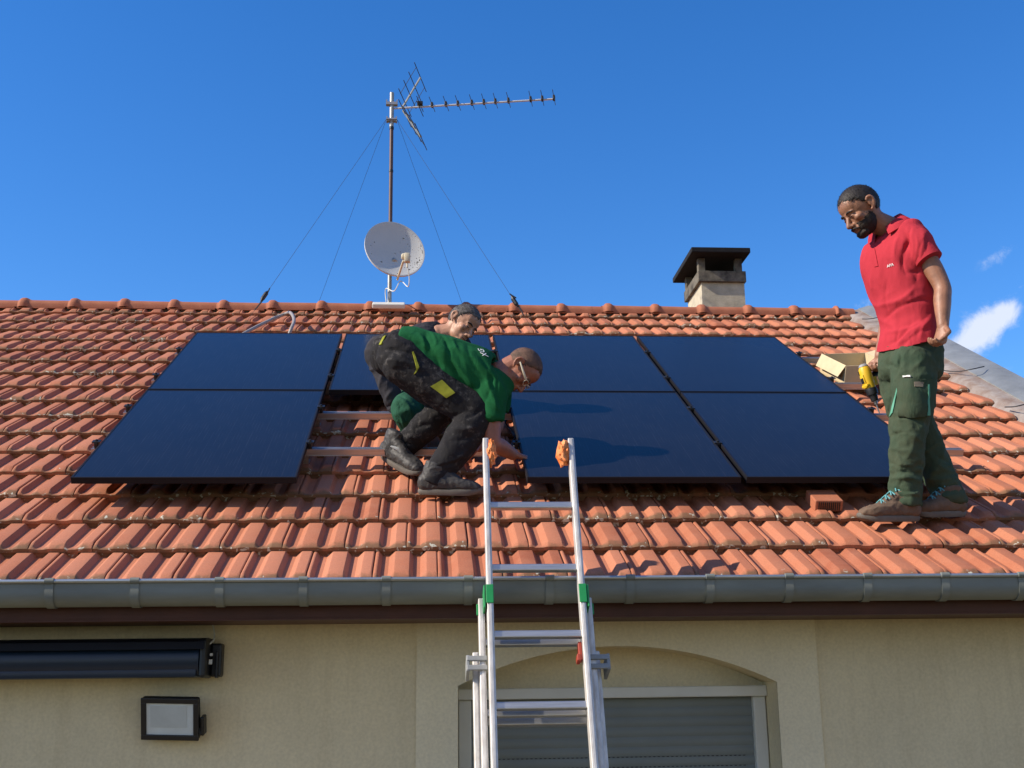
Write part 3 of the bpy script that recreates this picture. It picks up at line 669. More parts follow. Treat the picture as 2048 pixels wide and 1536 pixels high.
# ------------------------------------------------------------------ television aerial
MY = 4.52
mb0 = at(779, 606, MY); mt = at(784, 186, MY)
ant = tag(empty('television_antenna', mb0), 'tall guyed mast with a long yagi television aerial on the ridge', 'antenna')
def mastp(t): return mb0 + (mt-mb0)*t
b = MB(); b.tube([mastp(.83), mastp(1)], .021, 14, cap=.1); b.build('mast_top', M['mast'], ant, True); b = MB(); b.tube([mastp(-.05), mastp(.30)], .0205, 14, cap=.1); b.build('mast_foot', M['mast'], ant, True)
b = MB(); b.tube([mastp(.28), mastp(.83)], .0185, 14, cap=.1); b.build('mast', M['mastb'], ant, True)
b = MB(); b.tube([mastp(.612), mastp(.622)], .0215, 14, cap=.05); b.build('mast_band', M['black'], ant, True); b = MB(); b.tube([mastp(.82), mastp(.832)], .0225, 14, cap=.05); b.build('mast_band', M['black'], ant, True)
b = MB(); q = mastp(.865); b.box(q, (.085,.05,.03)); b.box(q+Vector((0,-.03,0)), (.10,.012,.012)); b.box(q+Vector((-.045,0,.005)), (.012,.05,.05)); b.box(q+Vector((.045,0,.005)), (.012,.05,.05)); b.build('guy_collar', M['steel'], ant)
b = MB(); q = mastp(.945); b.box(q, (.10,.05,.028)); b.box(q+Vector((-.05,0,.012)), (.012,.045,.05)); b.box(q+Vector((.05,0,.012)), (.012,.045,.05)); b.build('mast_clamp', M['steel'], ant)
b = MB(); q = onroof(778,612,.05); b.bbox(roof(q.x, 5.03, .075), (.30,.10,.045), .01, ROOFM); b.build('base_flashing', M['white'], ant)
bo, be = at(800, 216, MY), at(1110, 198, 4.225)
bd = (be-bo).normalized(); perp = Vector((-bd.y, bd.x, 0)).normalized()
b = MB(); b.tube([at(786,217,MY), be], .0095, 8, cap=.2); b.build('boom', M['boom'], ant, True)
for pxk in (865, 893, 917, 945, 969, 992, 1018, 1062, 1085, 1108):
    t = (pxk-800)/(1110-800); c = bo + (be-bo)*t; b = MB()
    Lh = .155
    b.tube([c-perp*Lh+Vector((0,0,.018)), c+perp*Lh+Vector((0,0,.018))], .0032, 6)
    b.bbox(c+Vector((0,0,.012)), (.022,.05,.045), .004, Matrix((bd, perp, bd.cross(perp))).transposed())
    b.build('director', M['wire'], ant, True)
c = at(840, 208, MY-.05); b = MB(); b.bbox(c, (.055,.07,.035), .006); b.tube([c-perp*.16, c+perp*.16], .004, 6); b.tube([c-perp*.16+Vector((0,0,-.05)), c+perp*.16+Vector((0,0,-.05))], .004, 6); b.build('dipole', M['black'], ant)
for up in (1, -1):
    a0 = at(806, 213 if up > 0 else 221, MY-.01); a1 = at(841, 155, MY-.03) if up > 0 else at(842, 274, MY-.03)
    b = MB(); b.tube([a0, a1], .011, 6, cap=.2); arm = b.build('reflector_bar', M['mast'], ant, True)
    b = MB(); L_ = .29
    for t in (.12, .40, .68, 1.0):
        c = a0+(a1-a0)*t; b.tube([c-perp*L_, c+perp*L_], .0042, 6)
    for sg in (-.7, .7): b.tube([a0+(a1-a0)*.1+perp*L_*sg, a1+perp*L_*sg], .003, 6)
    b.build('reflector_rods', M['wire'], ant, True)
# guy wires
gl, gr = mastp(.865)+Vector((-.05,-.02,0)), mastp(.865)+Vector((.05,-.02,0))
an1, an4 = onroof(484,657,.0), onroof(1063,655,.0)
an2 = at(640,598,5.3); an3 = at(921,598,5.3)
for a, e, ten in ((gl, an1, .86), (gl, an2, None), (gr, an3, None), (gr, an4, .885)):
    b = MB(); e2 = e if ten else a + (e-a)*1.08
    b.tube([a, e2], .0016, 5, cap=0); gw = b.build('guy_wire', M['wire'], ant)
    if ten:
        d = (e-a).normalized(); c = a+(e-a)*ten; b = MB(); b.tube([c-d*.055, c-d*.03, c+d*.03, c+d*.055], [.008,.02,.02,.008], 8); b.tube([c+d*.05+Vector((.012,0,0)), c+d*.16], .006, 6); b.tube([c-d*.02+Vector((.02,0,.02)), c-d*.09+Vector((0,0,.0))], .006, 6); b.build('tensioner', M['black'], gw)
# ------------------------------------------------------------------ satellite dish
DN = Vector((.27, -.915, .30)).normalized(); DC = at(790, 497, MY-.13)
dish = tag(empty('satellite_dish', DC), 'round off-white satellite dish with lichen spots on the aerial mast', 'satellite dish')
du = Vector((0,0,1)); du = (du-DN*du.dot(DN)).normalized(); dr = du.cross(DN).normalized()
DM = Matrix((dr, du, DN)).transposed()
b = MB(); n = 48; rings = []
ra, rb = .287, .315
prof = [(0,.0),(.25,.003),(.5,.012),(.75,.028),(.93,.044),(.97,.050),(1.0,.050),(1.0,.034),(.93,.028),(.75,.012),(.5,-.004),(0.02,-.016)]
for t, z in prof:
    for k in range(n): rings.append(DC + DM @ Vector((ra*t*math.cos(2*math.pi*k/n), rb*t*math.sin(2*math.pi*k/n), z-.05)))
b.add(rings, [(i*n+k, i*n+(k+1)%n, (i+1)*n+(k+1)%n, (i+1)*n+k) for i in range(len(prof)-1) for k in range(n)])
b.build('reflector', M['dish'], dish, True, 50)
b = MB(); rng = random.Random(5)
for k in range(70):
    if k < 52: th = rng.gauss(-.35, .55); rr = 1-abs(rng.gauss(0,.16))
    else: th = rng.uniform(0, 6.28); rr = math.sqrt(rng.uniform(.02,.7))
    rr = min(rr, .93); r0 = rng.uniform(.002,.006) if k % 9 else .009
    zz = np.interp(rr, [0,.25,.5,.75,.93], [0,.003,.012,.028,.044]) - .05 + .0012
    c = DC + DM @ Vector((ra*rr*math.cos(th), rb*rr*math.sin(th), zz))
    ring = [c + DM @ Vector((r0*rng.uniform(.6,1.3)*math.cos(2*math.pi*j/7), r0*rng.uniform(.6,1.3)*math.sin(2*math.pi*j/7), 0)) for j in range(7)]
    b.add(ring, [tuple(range(7))])
o = b.build('lichen_spots', mat('lichen', (.22,.215,.19), .9, 0, .1, .5, 60), dish); o['kind'] = 'stuff'
foot = DC + DM @ Vector((0.01,-.30,-.03)); lnb = DC + DM @ Vector((.085,-.075,.33))
lnb = at(812, 516, MY-.46)
b = MB(); b.tube([foot+Vector((0,.02,-.02)), foot.lerp(lnb, .5)+Vector((-.01,0,-.02)), lnb+Vector((-.025,.01,-.03))], .011, 8, smooth=4); b.build('feed_arm', M['beige'], dish, True)
b = MB(); b.bbox(lnb+Vector((.012,0,0)), (.052,.06,.085), .008); b.tube([lnb+Vector((-.02,.02,.03)), lnb+Vector((-.022,.07,.03))], .024, 12, cap=.3); b.tube([lnb+Vector((.012,0,-.04)), lnb+Vector((.012,0,-.085))], .008, 8); b.build('receiver', M['beige'], dish, True, 40)
b = MB(); b.tube([lnb+Vector((.012,0,-.08)), lnb+Vector((.03,.02,-.17)), lnb+Vector((.02,.06,-.25)), foot+Vector((.05,-.02,-.06)), foot+Vector((.02,0,-.05)), foot+Vector((-.03,.0,-.14)), mastp(.06)+Vector((-.035,-.03,0)), mastp(0)+Vector((-.03,-.03,0))], .005, 6, smooth=6); b.build('coax_cable', M['white'], dish, True)
b = MB(); q = mastp(.18); b.bbox(q+Vector((.0,.0,.03)), (.075,.075,.14), .006); b.box(q+Vector((.03,-.05,.05)), (.05,.08,.05)); b.box(q+Vector((-.05,-.005,.0)), (.016,.03,.12)); b.tube([q+Vector((0,-.02,.06)), DC+DM@Vector((0,-.12,-.05))], .03, 10, cap=.2); b.build('dish_bracket', M['mast'], dish)

# ------------------------------------------------------------------ cardboard box
bx = tag(empty('cardboard_box'), 'open cardboard box with folded flaps on the tiles by the upper right panel', 'box')
bm_ = Matrix.Rotation(R_(9), 3, 'Z'); BM = (ROOFM @ bm_)
bc = roof(4.80, 2.275, .055); bx.matrix_world = Matrix.Translation(bc) @ BM.to_4x4()
bw, bdp, bh, th = .36, .38, .145, .006
b = MB(); b.box((bw/2, bdp/2, .004), (bw,bdp,th)); b.box((bw/2, th/2, bh/2), (bw,th,bh)); b.box((bw/2, bdp-th/2, bh/2), (bw,th,bh)); b.box((th/2, bdp/2, bh/2+.0015), (th,bdp-2*th-.001,bh-.003)); b.box((bw-th/2, bdp/2, bh/2+.0015), (th,bdp-2*th-.001,bh-.003))
q = b.build('box_body', M['card']); q.parent = bx
b = MB(); b.add([(0,0.004,bh),(0,bdp-.004,bh),(-.045,bdp-.02,bh-.085),(-.045,.02,bh-.085)], [(0,1,2,3)]); b.add([(0,0.004,bh+.004),(0,bdp-.004,bh+.004),(-.048,bdp-.02,bh-.082),(-.048,.02,bh-.082)], [(0,1,2,3)])
q = b.build('box_flap', M['card']); q.parent = bx
b = MB(); b.add([(bw,0.004,bh),(bw,bdp-.004,bh),(bw+.10,bdp-.02,bh+.03),(bw+.10,.02,bh+.03)], [(0,1,2,3)]); q = b.build('box_flap', M['card']); q.parent = bx

# ------------------------------------------------------------------ ladder
lt = math.tan(R_(70)); LG = Vector((0, -1.0, at(1068, 1157, -1.0).z))    # its rear face rests on the gutter rim
def lad(px, py):
    d = ray(px, py); nn = Vector((0, -lt, 1)); return CAM + d*((LG-CAM).dot(nn)/d.dot(nn))
LD = Vector((0, math.cos(R_(70)), math.sin(R_(70)))); LNn = Vector((0, -math.sin(R_(70)), math.cos(R_(70))))   # up the ladder / out of its front
LM = Matrix((Vector((1,0,0)), LD, LNn)).transposed()
xl, xr = at(973, 1157, -1.0).x, at(1169, 1157, -1.0).x
ladder = tag(empty('ladder', (2.29, LG.y-.8, 0)), 'worn three-section aluminium ladder leaning on the gutter', 'ladder')
l_bot = -(LG.z)/LD.z
def along(py, depth):
    """distance along the ladder of a photo row for the section at this depth"""
    o = LG + LNn*depth; d = ray(960, py); nn = LNn; P = CAM + d*((o-CAM).dot(nn)/d.dot(nn)); return (P-o).dot(LD)
l_top = along(875, 0)
tops = [l_top, along(1196, -.067), along(1304, -.134)]
lz0 = [along(1006,0), along(1132,0), along(1267,0), along(1409,0)]
for si in range(3):
    dep = (0, -.067, -.134)[si]; wd = (0, .034, .060)[si]
    sec = empty('ladder_section'); sec.parent = ladder; sec.matrix_parent_inverse = world_of(ladder).inverted()
    sec.matrix_basis = Matrix.Translation(LG + LNn*dep) @ LM.to_4x4()
    a, c = l_bot+.02+.04*si, tops[si]
    for x in (xl-wd, xr+wd):
        b = MB(); sg = 1 if x > 2.29 else -1
        b.bbox((x-sg*.0135, (a+c)/2, -.03), (.027, c-a, .06), .004); b.box((x-sg*.0135, (a+c)/2, .0012), (.009, c-a-.01, .004))
        o = b.build('stile', M['ladder']); o.parent = sec
    sp = (lz0[0]-lz0[3])/3; base = lz0[0] + (0, -.012, -.03)[si]
    if si: base = along((0,1281,1441)[si], dep)
    y = base
    k0 = 0
    while y + sp < c - .05: y += sp
    if si == 0: y = lz0[0]
    while y > a+.1:
        b = MB(); b.bbox(((xl+xr)/2, y, -.03), (xr-xl+2*wd-.05, .03, .032), .004); b.box(((xl+xr)/2, y+.0155, -.03), (xr-xl+2*wd-.054, .002, .02)); o = b.build('rung', M['alu']); o.parent = sec
        y -= sp
for x, sg in ((xl, -1), (xr, 1)):
    b = MB(); y0 = along(1188, 0); c = LG + LD*y0 + Vector((x,0,0))
    b.bbox(c+Vector((-sg*.012,0,0))+LNn*.004, (.032,.085,.005), .002, LM); b.bbox(c+Vector((sg*.010,-.0,0))-LNn*.045-LD*.01, (.008,.10,.095), .002, LM); b.bbox(c+Vector((sg*.025,0,0))-LNn*.085-LD*.035, (.034,.05,.010), .002, LM)
    b.build('stile_guide', M['green'], ladder)
    b = MB(); y1 = along(1318, -.067); c = LG + LD*y1 + Vector((x+sg*.045,0,0)) - LNn*.067
    b.bbox(c+LNn*.006, (.085,.022,.014), .003, LM); b.bbox(c+LNn*.006-LD*.04, (.085,.022,.014), .003, LM); b.bbox(c+Vector((sg*.038,0,0))-LNn*.05-LD*.02, (.014,.07,.12), .003, LM); b.build('stile_bracket', M['grey'], ladder)
b = MB(); c = LG + LD*along(1303,-.03) + Vector((xr-.036,0,0)) - LNn*.05; b.bbox(c, (.016,.08,.04), .004, LM); b.bbox(c+Vector((-.008,0,0))-LD*.03, (.016,.03,.05), .004, LM); b.build('safety_hook', M['redp'], ladder)
# orange rags tied to the stile tops
def rag(c, r, lab, seed):
    b = MB()
    def fn(q): return 1 + .30*noise.noise(q*2.2+Vector((seed,0,0))) + .16*noise.noise(q*5.5+Vector((0,seed,0)))
    b.ball(c, r, LM, 26, 20, fn); tag(b.build('rag', M['rag'], None, True, 30), lab, 'rag', 'orange rags on the ladder tops')
c = LG + LD*(l_top-.065) + Vector((xl+.036,0,0)) - LNn*.03; rag(c, (.026,.065,.045), 'orange rag wrapped at the left ladder top beside the bent man\'s arm', 1.3)
c = LG + LD*(l_top-.065) + Vector((xr-.050,0,0)) - LNn*.03; rag(c, (.031,.062,.045), 'crumpled orange rag on the right ladder top in front of the panel', 6.1)

# ------------------------------------------------------------------ awning and floodlight on the wall
aw = tag(empty('awning', (-.6, WALL_Y, Z0-.9)), 'closed navy awning cassette mounted on the wall under the eave', 'awning')
ac = at(200, 1322, WALL_Y-.13); ax1 = at(408, 1320, WALL_Y-.13).x
b = MB(); b.tube([(-2.6, ac.y, ac.z), (ax1-.012, ac.y, ac.z)], (.078), 28, cap=.02); b.bbox(((-2.6+ax1)/2-.006, ac.y-.012, ac.z-.058), (ax1+2.6-.03, .11, .038), .008); b.build('cassette', M['navy'], aw, True, 35)
b = MB(); prof = [(-.10,.045),(-.085,.078),(-.05,.094),(.0,.098),(.12,.098),(.12,.082),(0,.084),(-.05,.08),(-.075,.066),(-.09,.044)]
vs = [(x, ac.y+y, ac.z+z) for x in (-2.6, ax1+.015) for y, z in prof]; n = len(prof)
b.add(vs, [(i,(i+1)%n,n+(i+1)%n,n+i) for i in range(n)] + [tuple(range(n)), tuple(range(2*n-1,n-1,-1))]); b.build('hood', M['navyd'], aw)
b = MB(); b.bbox((ax1+.006, ac.y+.015, ac.z+.005), (.030,.19,.17), .012); b.bbox((ax1+.045, ac.y+.09, ac.z+.0), (.05,.08,.15), .01); b.bbox((ax1+.052, ac.y+.05, ac.z-.02), (.012,.05,.12), .004); b.build('end_bracket', M['navyd'], aw)
b = MB(); b.box((ax1+.035, ac.y-.02, ac.z+.022), (.012,.012,.012)); b.box((ax1+.033, ac.y-.02, ac.z-.01), (.014,.010,.022)); b.build('bolt', M['white'], aw)
b = MB(); b.tube([at(423,1243,WALL_Y-.02), at(427,1255,WALL_Y-.02), at(429,1272,WALL_Y-.04), at(424,1284,WALL_Y-.10), at(412,1291,WALL_Y-.14)], .0042, 6, smooth=5); b.build('awning_cable', M['white'], aw, True)
fl = tag(empty('floodlight', at(340,1440,WALL_Y)), 'black outdoor floodlight with a pale glass face on the cream wall', 'floodlight')
fn_ = Vector((-.10, -.95, -.30)).normalized(); fu = (Vector((.03,0,1)) - fn_*fn_.z).normalized(); fr_ = fu.cross(-fn_).normalized()
fr_ = (-fn_).cross(fu).normalized() if fr_.x < 0 else fr_
FMt = Matrix((fr_, fu, fn_)).transposed(); fc = at(340, 1438, WALL_Y-.09)
b = MB(); b.bbox(fc-fn_*.02, (.262,.192,.035), .012, FMt); b.box(fc-fn_*.05, (.19,.14,.03), FMt)
t = .024
for c_, s_ in (((0,.084,.003),(.262,t,.012)),((0,-.084,.003),(.262,t,.012)),((.119,0,.003),(t,.146,.0115)),((-.119,0,.003),(t,.146,.0115))): b.bbox(fc+FMt@Vector(c_), s_, .003, FMt)
b.build('lamp_housing', M['black'], fl)
b = MB(); b.box(fc-fn_*.0005, (.216,.147,.003), FMt); b.build('lamp_glass', M['lens'], fl)
b = MB(); b.box(fc+FMt@Vector((-.006,.010,.0018)), (.165,.098,.002), FMt); b.build('lamp_reflector', M['lens2'], fl)
b = MB(); b.bbox(fc+FMt@Vector((.143,-.035,-.03)), (.018,.085,.05), .005, FMt); b.bbox(at(403,1462,WALL_Y-.03), (.02,.10,.03), .004); b.box(at(360,1440,WALL_Y-.02), (.12,.05,.05)); b.build('lamp_bracket', M['black'], fl)
#PEOPLE
# ------------------------------------------------------------------ people
def grow(mb, voxel=.006, smooth=5, disp=None, name='body'):
    """melt the collected closed shapes into one continuous skin"""
    me = mb.mesh('tmp'); o = bpy.data.objects.new('tmp', me); COL.objects.link(o)
    md = o.modifiers.new('r', 'REMESH'); md.mode = 'VOXEL'; md.voxel_size = voxel; md.adaptivity = 0
    if smooth:
        ms = o.modifiers.new('s', 'SMOOTH'); ms.factor = .5; ms.iterations = smooth
    dg = bpy.context.evaluated_depsgraph_get(); dg.update()
    out = bpy.data.meshes.new_from_object(o.evaluated_get(dg)); out.name = name
    bpy.data.objects.remove(o); bpy.data.meshes.remove(me)
    fl = [q for q in (disp or []) if isinstance(q, tuple)]; disp = [q for q in (disp or []) if not isinstance(q, tuple)]
    if disp:
        n = len(out.vertices); co = np.empty(n*3, np.float32); out.vertices.foreach_get('co', co); co = co.reshape(-1, 3)
        nn = np.array([v.normal[:] for v in out.vertices], np.float32)
        d = np.zeros(n, np.float32)
        for fnc in disp: d += fnc(co, nn)
        out.vertices.foreach_set('co', (co + nn*d[:, None]).ravel()); out.update()
    for q in fl: apply_folds(out, q[1])
    return out
def folds(segs):
    """cloth folds as ((x0,y0),(x1,y1), height, width): laid on the near side of the cloth, ridges or (negative) grooves"""
    return ('folds', segs)
def apply_folds(out, segs):
    from mathutils.bvhtree import BVHTree
    t = BVHTree.FromPolygons([v.co for v in out.vertices], [p.vertices[:] for p in out.polygons])
    n = len(out.vertices); co = np.empty(n*3, np.float32); out.vertices.foreach_get('co', co); co = co.reshape(-1, 3)
    nn = np.array([v.normal[:] for v in out.vertices], np.float32); d = np.zeros(n, np.float32)
    for (x0, y0), (x1, y1), h, w_ in segs:
        P = []
        bow = .10*math.hypot(x1-x0, y1-y0)*(1 if (x0*7+y0) % 2 else -1)
        for k in range(10):
            u = k/9; b_ = bow*4*u*(1-u); L_ = math.hypot(x1-x0, y1-y0)+1e-6
            q = t.ray_cast(CAM, ray(x0+(x1-x0)*u-(y1-y0)/L_*b_, y0+(y1-y0)*u+(x1-x0)/L_*b_).normalized())[0]
            if q is not None and (not P or (q-P[-1]).length < .09): P.append(q)
        if len(P) < 2: continue
        best = np.full(n, 9., np.float32); tt = np.zeros(n, np.float32)
        for k in range(len(P)-1):
            a = np.array(P[k], np.float32); ab = np.array(P[k+1], np.float32)-a
            tl = np.clip(((co-a)@ab)/max(float(ab@ab), 1e-9), 0, 1); r2 = ((co-(a+tl[:, None]*ab))**2).sum(1)
            m_ = r2 < best; best[m_] = r2[m_]; tt[m_] = (k+tl[m_])/(len(P)-1)
        r = np.sqrt(best)/w_
        d += h*np.exp(-r**1.5)*np.sin(np.pi*(.10+.80*tt))
    out.vertices.foreach_set('co', (co + nn*d[:, None]).ravel()); out.update()
def rumple(amp, scale, along=(0,0,1), squash=.35, seed=0., mask=None):
    ax = Vector(along).normalized()
    def fnc(co, nn):
        out = np.zeros(len(co), np.float32)
        for i, c in enumerate(co):
            v = Vector(c.tolist()); v = v + ax*(v.dot(ax)*(squash-1))
            q = noise.noise(v*scale+Vector((seed, seed*1.7, 0))); q2 = noise.noise(v*scale*2.3+Vector((0, seed, seed)))
            out[i] = (1-min(1, abs(q)*2.6))**1.6*1.5-.5 + .5*(1-min(1, abs(q2)*2.6))
        out *= amp
        if mask is not None: out *= mask(co)
        return out
    return fnc
def cut_hem(me, p, nrm):
    """trim a grown garment along a plane and close it"""
    bm = bmesh.new(); bm.from_mesh(me)
    r = bmesh.ops.bisect_plane(bm, geom=bm.verts[:]+bm.edges[:]+bm.faces[:], plane_co=p, plane_no=nrm, clear_outer=True, dist=1e-5)
    ed = [e for e in r['geom_cut'] if isinstance(e, bmesh.types.BMEdge)]
    bmesh.ops.holes_fill(bm, edges=[e for e in bm.edges if e.is_boundary], sides=0)
    bm.to_mesh(me); bm.free(); me.polygons.foreach_set('use_smooth', [True]*len(me.polygons)); me.update(); return me
# ---- heads
def head_shapes(mb, c, B, k=1.0, neck=None, nr=.058):
    def q(x, y, z): return c + B @ Vector((x*k, y*k, z*k))
    def e(p, r): mb.ball(q(*p), tuple(v*k for v in r), B, 20, 14)
    e((-.004,0,.0), (.099,.077,.089)); e((-.03,0,.005), (.074,.074,.078))
    e((.03,0,-.062), (.060,.060,.068)); e((.028,0,-.098), (.056,.052,.042)); e((.068,0,-.126), (.026,.030,.021))
    e((.052,0,.012), (.045,.060,.052)); e((.078,0,-.014), (.019,.050,.013))
    for s in (-1, 1):
        e((.064,s*.042,-.052), (.024,.022,.020)); e((.100,s*.012,-.073), (.012,.009,.009)); e((.083,s*.031,-.034), (.010,.015,.010))
        # ear: a tilted shell with rim and lobe
        mb.tube([q(.004,s*.076,-.058), q(-.012,s*.084,-.048), q(-.022,s*.091,-.028), q(-.020,s*.092,-.008), q(-.006,s*.088,.002), q(.006,s*.080,-.008)], [.007*k,.007*k,.0075*k,.0075*k,.007*k,.006*k], 8, smooth=3)
        mb.ball(q(-.007,s*.081,-.028), (.015*k,.006*k,.026*k), B, 12, 8)
    mb.tube([q(.084,0,-.018), q(.102,0,-.046), q(.115,0,-.068)], [(.009*k,.008*k),(.0115*k,.010*k),(.0125*k,.0135*k)], 10, smooth=3, side=B @ Vector((0,1,0)))
    e((.091,0,-.097), (.010,.023,.0055)); e((.088,0,-.107), (.010,.019,.006)); e((.080,0,-.094), (.020,.030,.022))
    if neck is not None:
        mb.tube([q(-.028,0,-.045), q(-.022,0,-.10), neck], [nr*k, nr*.97*k, nr*1.12*k], 16, smooth=4)
def face_bits(parent, c, B, k, skin, brow_mat, brow=True):
    def q(x, y, z): return c + B @ Vector((x*k, y*k, z*k))
    for s in (-1, 1):
        b = MB(); b.ball(q(.0835,s*.031,-.0335), (.0095*k,.0125*k,.0058*k), B, 12, 8); b.build('eye', M['eye'], parent, True)
        if brow:
            b = MB(); b.tube([q(.094,s*.012,-.013), q(.0945,s*.030,-.0085), q(.084,s*.050,-.014)], [.0035*k,.0048*k,.003*k], 8, smooth=3); b.build('eyebrow', brow_mat, parent, True)
    b = MB(); b.tube([q(.0945,-.020,-.102), q(.0995,0,-.1015), q(.0945,.020,-.102)], [.0015*k,.0028*k,.0015*k], 6, smooth=3); b.build('mouth', M['lip'], parent, True)
def hair_shell(c, B, k, line, material, parent, thick=.010, name='hair', tex=.16, center=(-.004,0,0), radii=(.099,.077,.089), n=(64,48), fine=26, strands=5000, length=.011, comb=(.5,0,-.3)):
    """a cap of hair: stands proud of the skull above the hairline, dives under the skin below it"""
    b = MB()
    def fn(q):
        x, y, z = q.x*radii[0]+center[0], q.y*radii[1]+center[1], q.z*radii[2]+center[2]
        a = min(max(line(x, y, z)/.016 + .5 + 1.3*noise.noise(q*fine*.8) + .6*noise.noise(q*fine*2), 0), 1)
        g_ = noise.noise(q*fine)*tex + noise.noise(q*fine*2.1)*tex*.6
        return 1 + (-.09 + (.09+thick/.09*(1+g_))*a)
    b.ball(c + B @ Vector([v*k for v in center]), tuple(v*k for v in radii), B, n[0], n[1], fn)
    rg = random.Random(int(fine*100)+len(name))
    for _ in range(strands):                              # short hairs so that the edge is soft
        q = Vector((rg.gauss(0,1), rg.gauss(0,1), rg.gauss(0,1))).normalized()
        x, y, z = q.x*radii[0]+center[0], q.y*radii[1]+center[1], q.z*radii[2]+center[2]
        if line(x, y, z) < rg.uniform(-.012, .006): continue
        f_ = (1+thick/.09*.5); p = Vector((x-center[0], y-center[1], z-center[2]))*f_ + Vector(center)
        nr_ = Vector((q.x/radii[0], q.y/radii[1], q.z/radii[2])).normalized(); tg = Vector((comb[0], comb[1], comb[2])) + Vector((rg.gauss(0,.35), rg.gauss(0,.35), rg.gauss(0,.35))); tg = tg - nr_*tg.dot(nr_)
        tip = p + (nr_*rg.uniform(.35,.9) + tg*.7)*length*rg.uniform(.6,1.2); sd2 = nr_.cross(tg).normalized()*.0011
        b.add([c + B @ (v*k) for v in (p-sd2, p+sd2, tip)], [(0,1,2)])
    return b.build(name, material, parent, True, 179)
def hand_shapes(mb, w, d, pn, side, curl=.5, k=1.0, spread=.08, thumb=.6):
    """palm and five fingers: w wrist, d direction of the hand, pn palm normal, side +1/-1 where the thumb leaves"""
    d = Vector(d).normalized(); pn = Vector(pn); pn = (pn-d*pn.dot(d)).normalized(); s = d.cross(pn).normalized()*side
    mb.tube([w-d*.015*k, w+d*.03*k, w+d*.06*k, w+d*.088*k], [(.028*k,.021*k),(.035*k,.018*k),(.041*k,.0165*k),(.041*k,.0145*k)], 14, side=s, cap=.7)
    L = [(.030,.068,.0092),(.010,.078,.0097),(-.011,.072,.0092),(-.030,.056,.0082)]
    for i, (o, ln, r) in enumerate(L):
        cu = curl*(1+.10*i); p = w+d*(.086-.005*abs(i-1.2))*k+s*o*k; dd = (d+s*(spread*(1.5-i)*.5)).normalized(); pts = [p-dd*.02*k, p]; ang = 0
        for f, a in ((.45,.85),(.31,1.05),(.24,.75)):
            ang += a*cu; dr = dd*math.cos(ang)+pn*math.sin(ang); p = p+dr*ln*f*k; pts.append(p)
        mb.tube(pts, [r*k*1.05, r*k*1.05, r*k, r*k*.93, r*k*.78], 10, cap=.9)
    p = w+d*.022*k+s*.026*k; t1 = (s*.75+d*.62+pn*.25*thumb).normalized(); p1 = p+t1*.036*k; t2 = (d*.85+s*(.35-.7*thumb)+pn*.55*thumb).normalized(); p2 = p1+t2*.032*k; t3 = (d*.8+s*(.1-.9*thumb)+pn*.7*thumb).normalized()
    mb.tube([p-t1*.02*k, p, p1, p2, p2+t3*.024*k], [.013*k,.0155*k,.0118*k,.0105*k,.0085*k], 10, cap=.9)
# ---- boots
def boot(parent, heel, toe, up, mat_up, mat_sole, k=1.0, shaft=.12, lace=None, name='boot', lean=None, w=.050):
    """heel and toe: points of the sole on the ground"""
    heel, toe, up = Vector(heel), Vector(toe), Vector(up).normalized()
    f = (toe-heel); L = f.length; f.normalize(); up = (up-f*up.dot(f)).normalized(); s = up.cross(f)
    def q(x, y, z): return heel + f*(x*L) + s*y + up*z
    m_ = MB(); m_.tube([q(.08,0,.062), q(.28,0,.066), q(.52,.004,.060), q(.76,.005,.052), q(.92,.002,.044)], [(w*.76,.048),(w*.86,.052),(w*.92,.046),(w*.98,.036),(w*.74,.027)], 18, side=s, smooth=4, cap=.9, power=2.4)
    ln = Vector(lean) if lean is not None else up
    a0 = q(.22,0,.08); m_.tube([q(.24,0,.06), a0+up*.03, a0+up*.03+ln*shaft], [(w*.84,.056),(w*.90,.060),(w*.98,.064)], 18, side=s, smooth=3, cap=.25)
    m_.tube([q(.28,0,.135), q(.46,0,.108), q(.62,0,.078)], [(w*.62,.034),(w*.62,.028),(w*.66,.022)], 14, side=s, smooth=3)
    body = grow(m_, .006, 4, [rumple(.0022, 30, f, 1.0, 3.1)])
    o = link(name, body, mat_up, parent, True, 179)
    m_ = MB(); out = []
    n = 28; 
    for z, kx in ((0,.94),(.008,1.0),(.022,1.02),(.030,.99)):
        for i in range(n):
            t = 2*math.pi*i/n; x = .5-.5*math.cos(t)*1.0; y = math.sin(t)
            wd = w*(.74+.36*x-.10*max(0,x-.75)*4*(x-.5)); lift = .016*max(0, x-.72)**2*13
            xx = .5+(x-.5)*1.03*kx; out.append(q(xx, y*abs(y)**-.25*wd*kx if abs(y) > 1e-6 else 0, z+lift))
    m_.add(out, [(j*n+i, j*n+(i+1)%n, (j+1)*n+(i+1)%n, (j+1)*n+i) for j in range(3) for i in range(n)] + [tuple(range(n-1,-1,-1)), tuple(3*n+i for i in range(n))])
    m_.build('boot_sole', mat_sole, o, True, 50)
    if lace:
        for i in range(4):
            t = i/3; m_ = MB(); x0 = .62-.25*t; z0 = .100+.062*t
            m_.tube([q(x0+.03,-w*.55,z0-.004), q(x0,0,z0+.012), q(x0-.03,w*.55,z0-.004)], .0036, 6, smooth=4); m_.tube([q(x0-.03,-w*.55,z0-.002), q(x0,0,z0+.014), q(x0+.03,w*.55,z0-.006)], .0036, 6, smooth=4)
            m_.build('lace', lace, o, True)
    return o
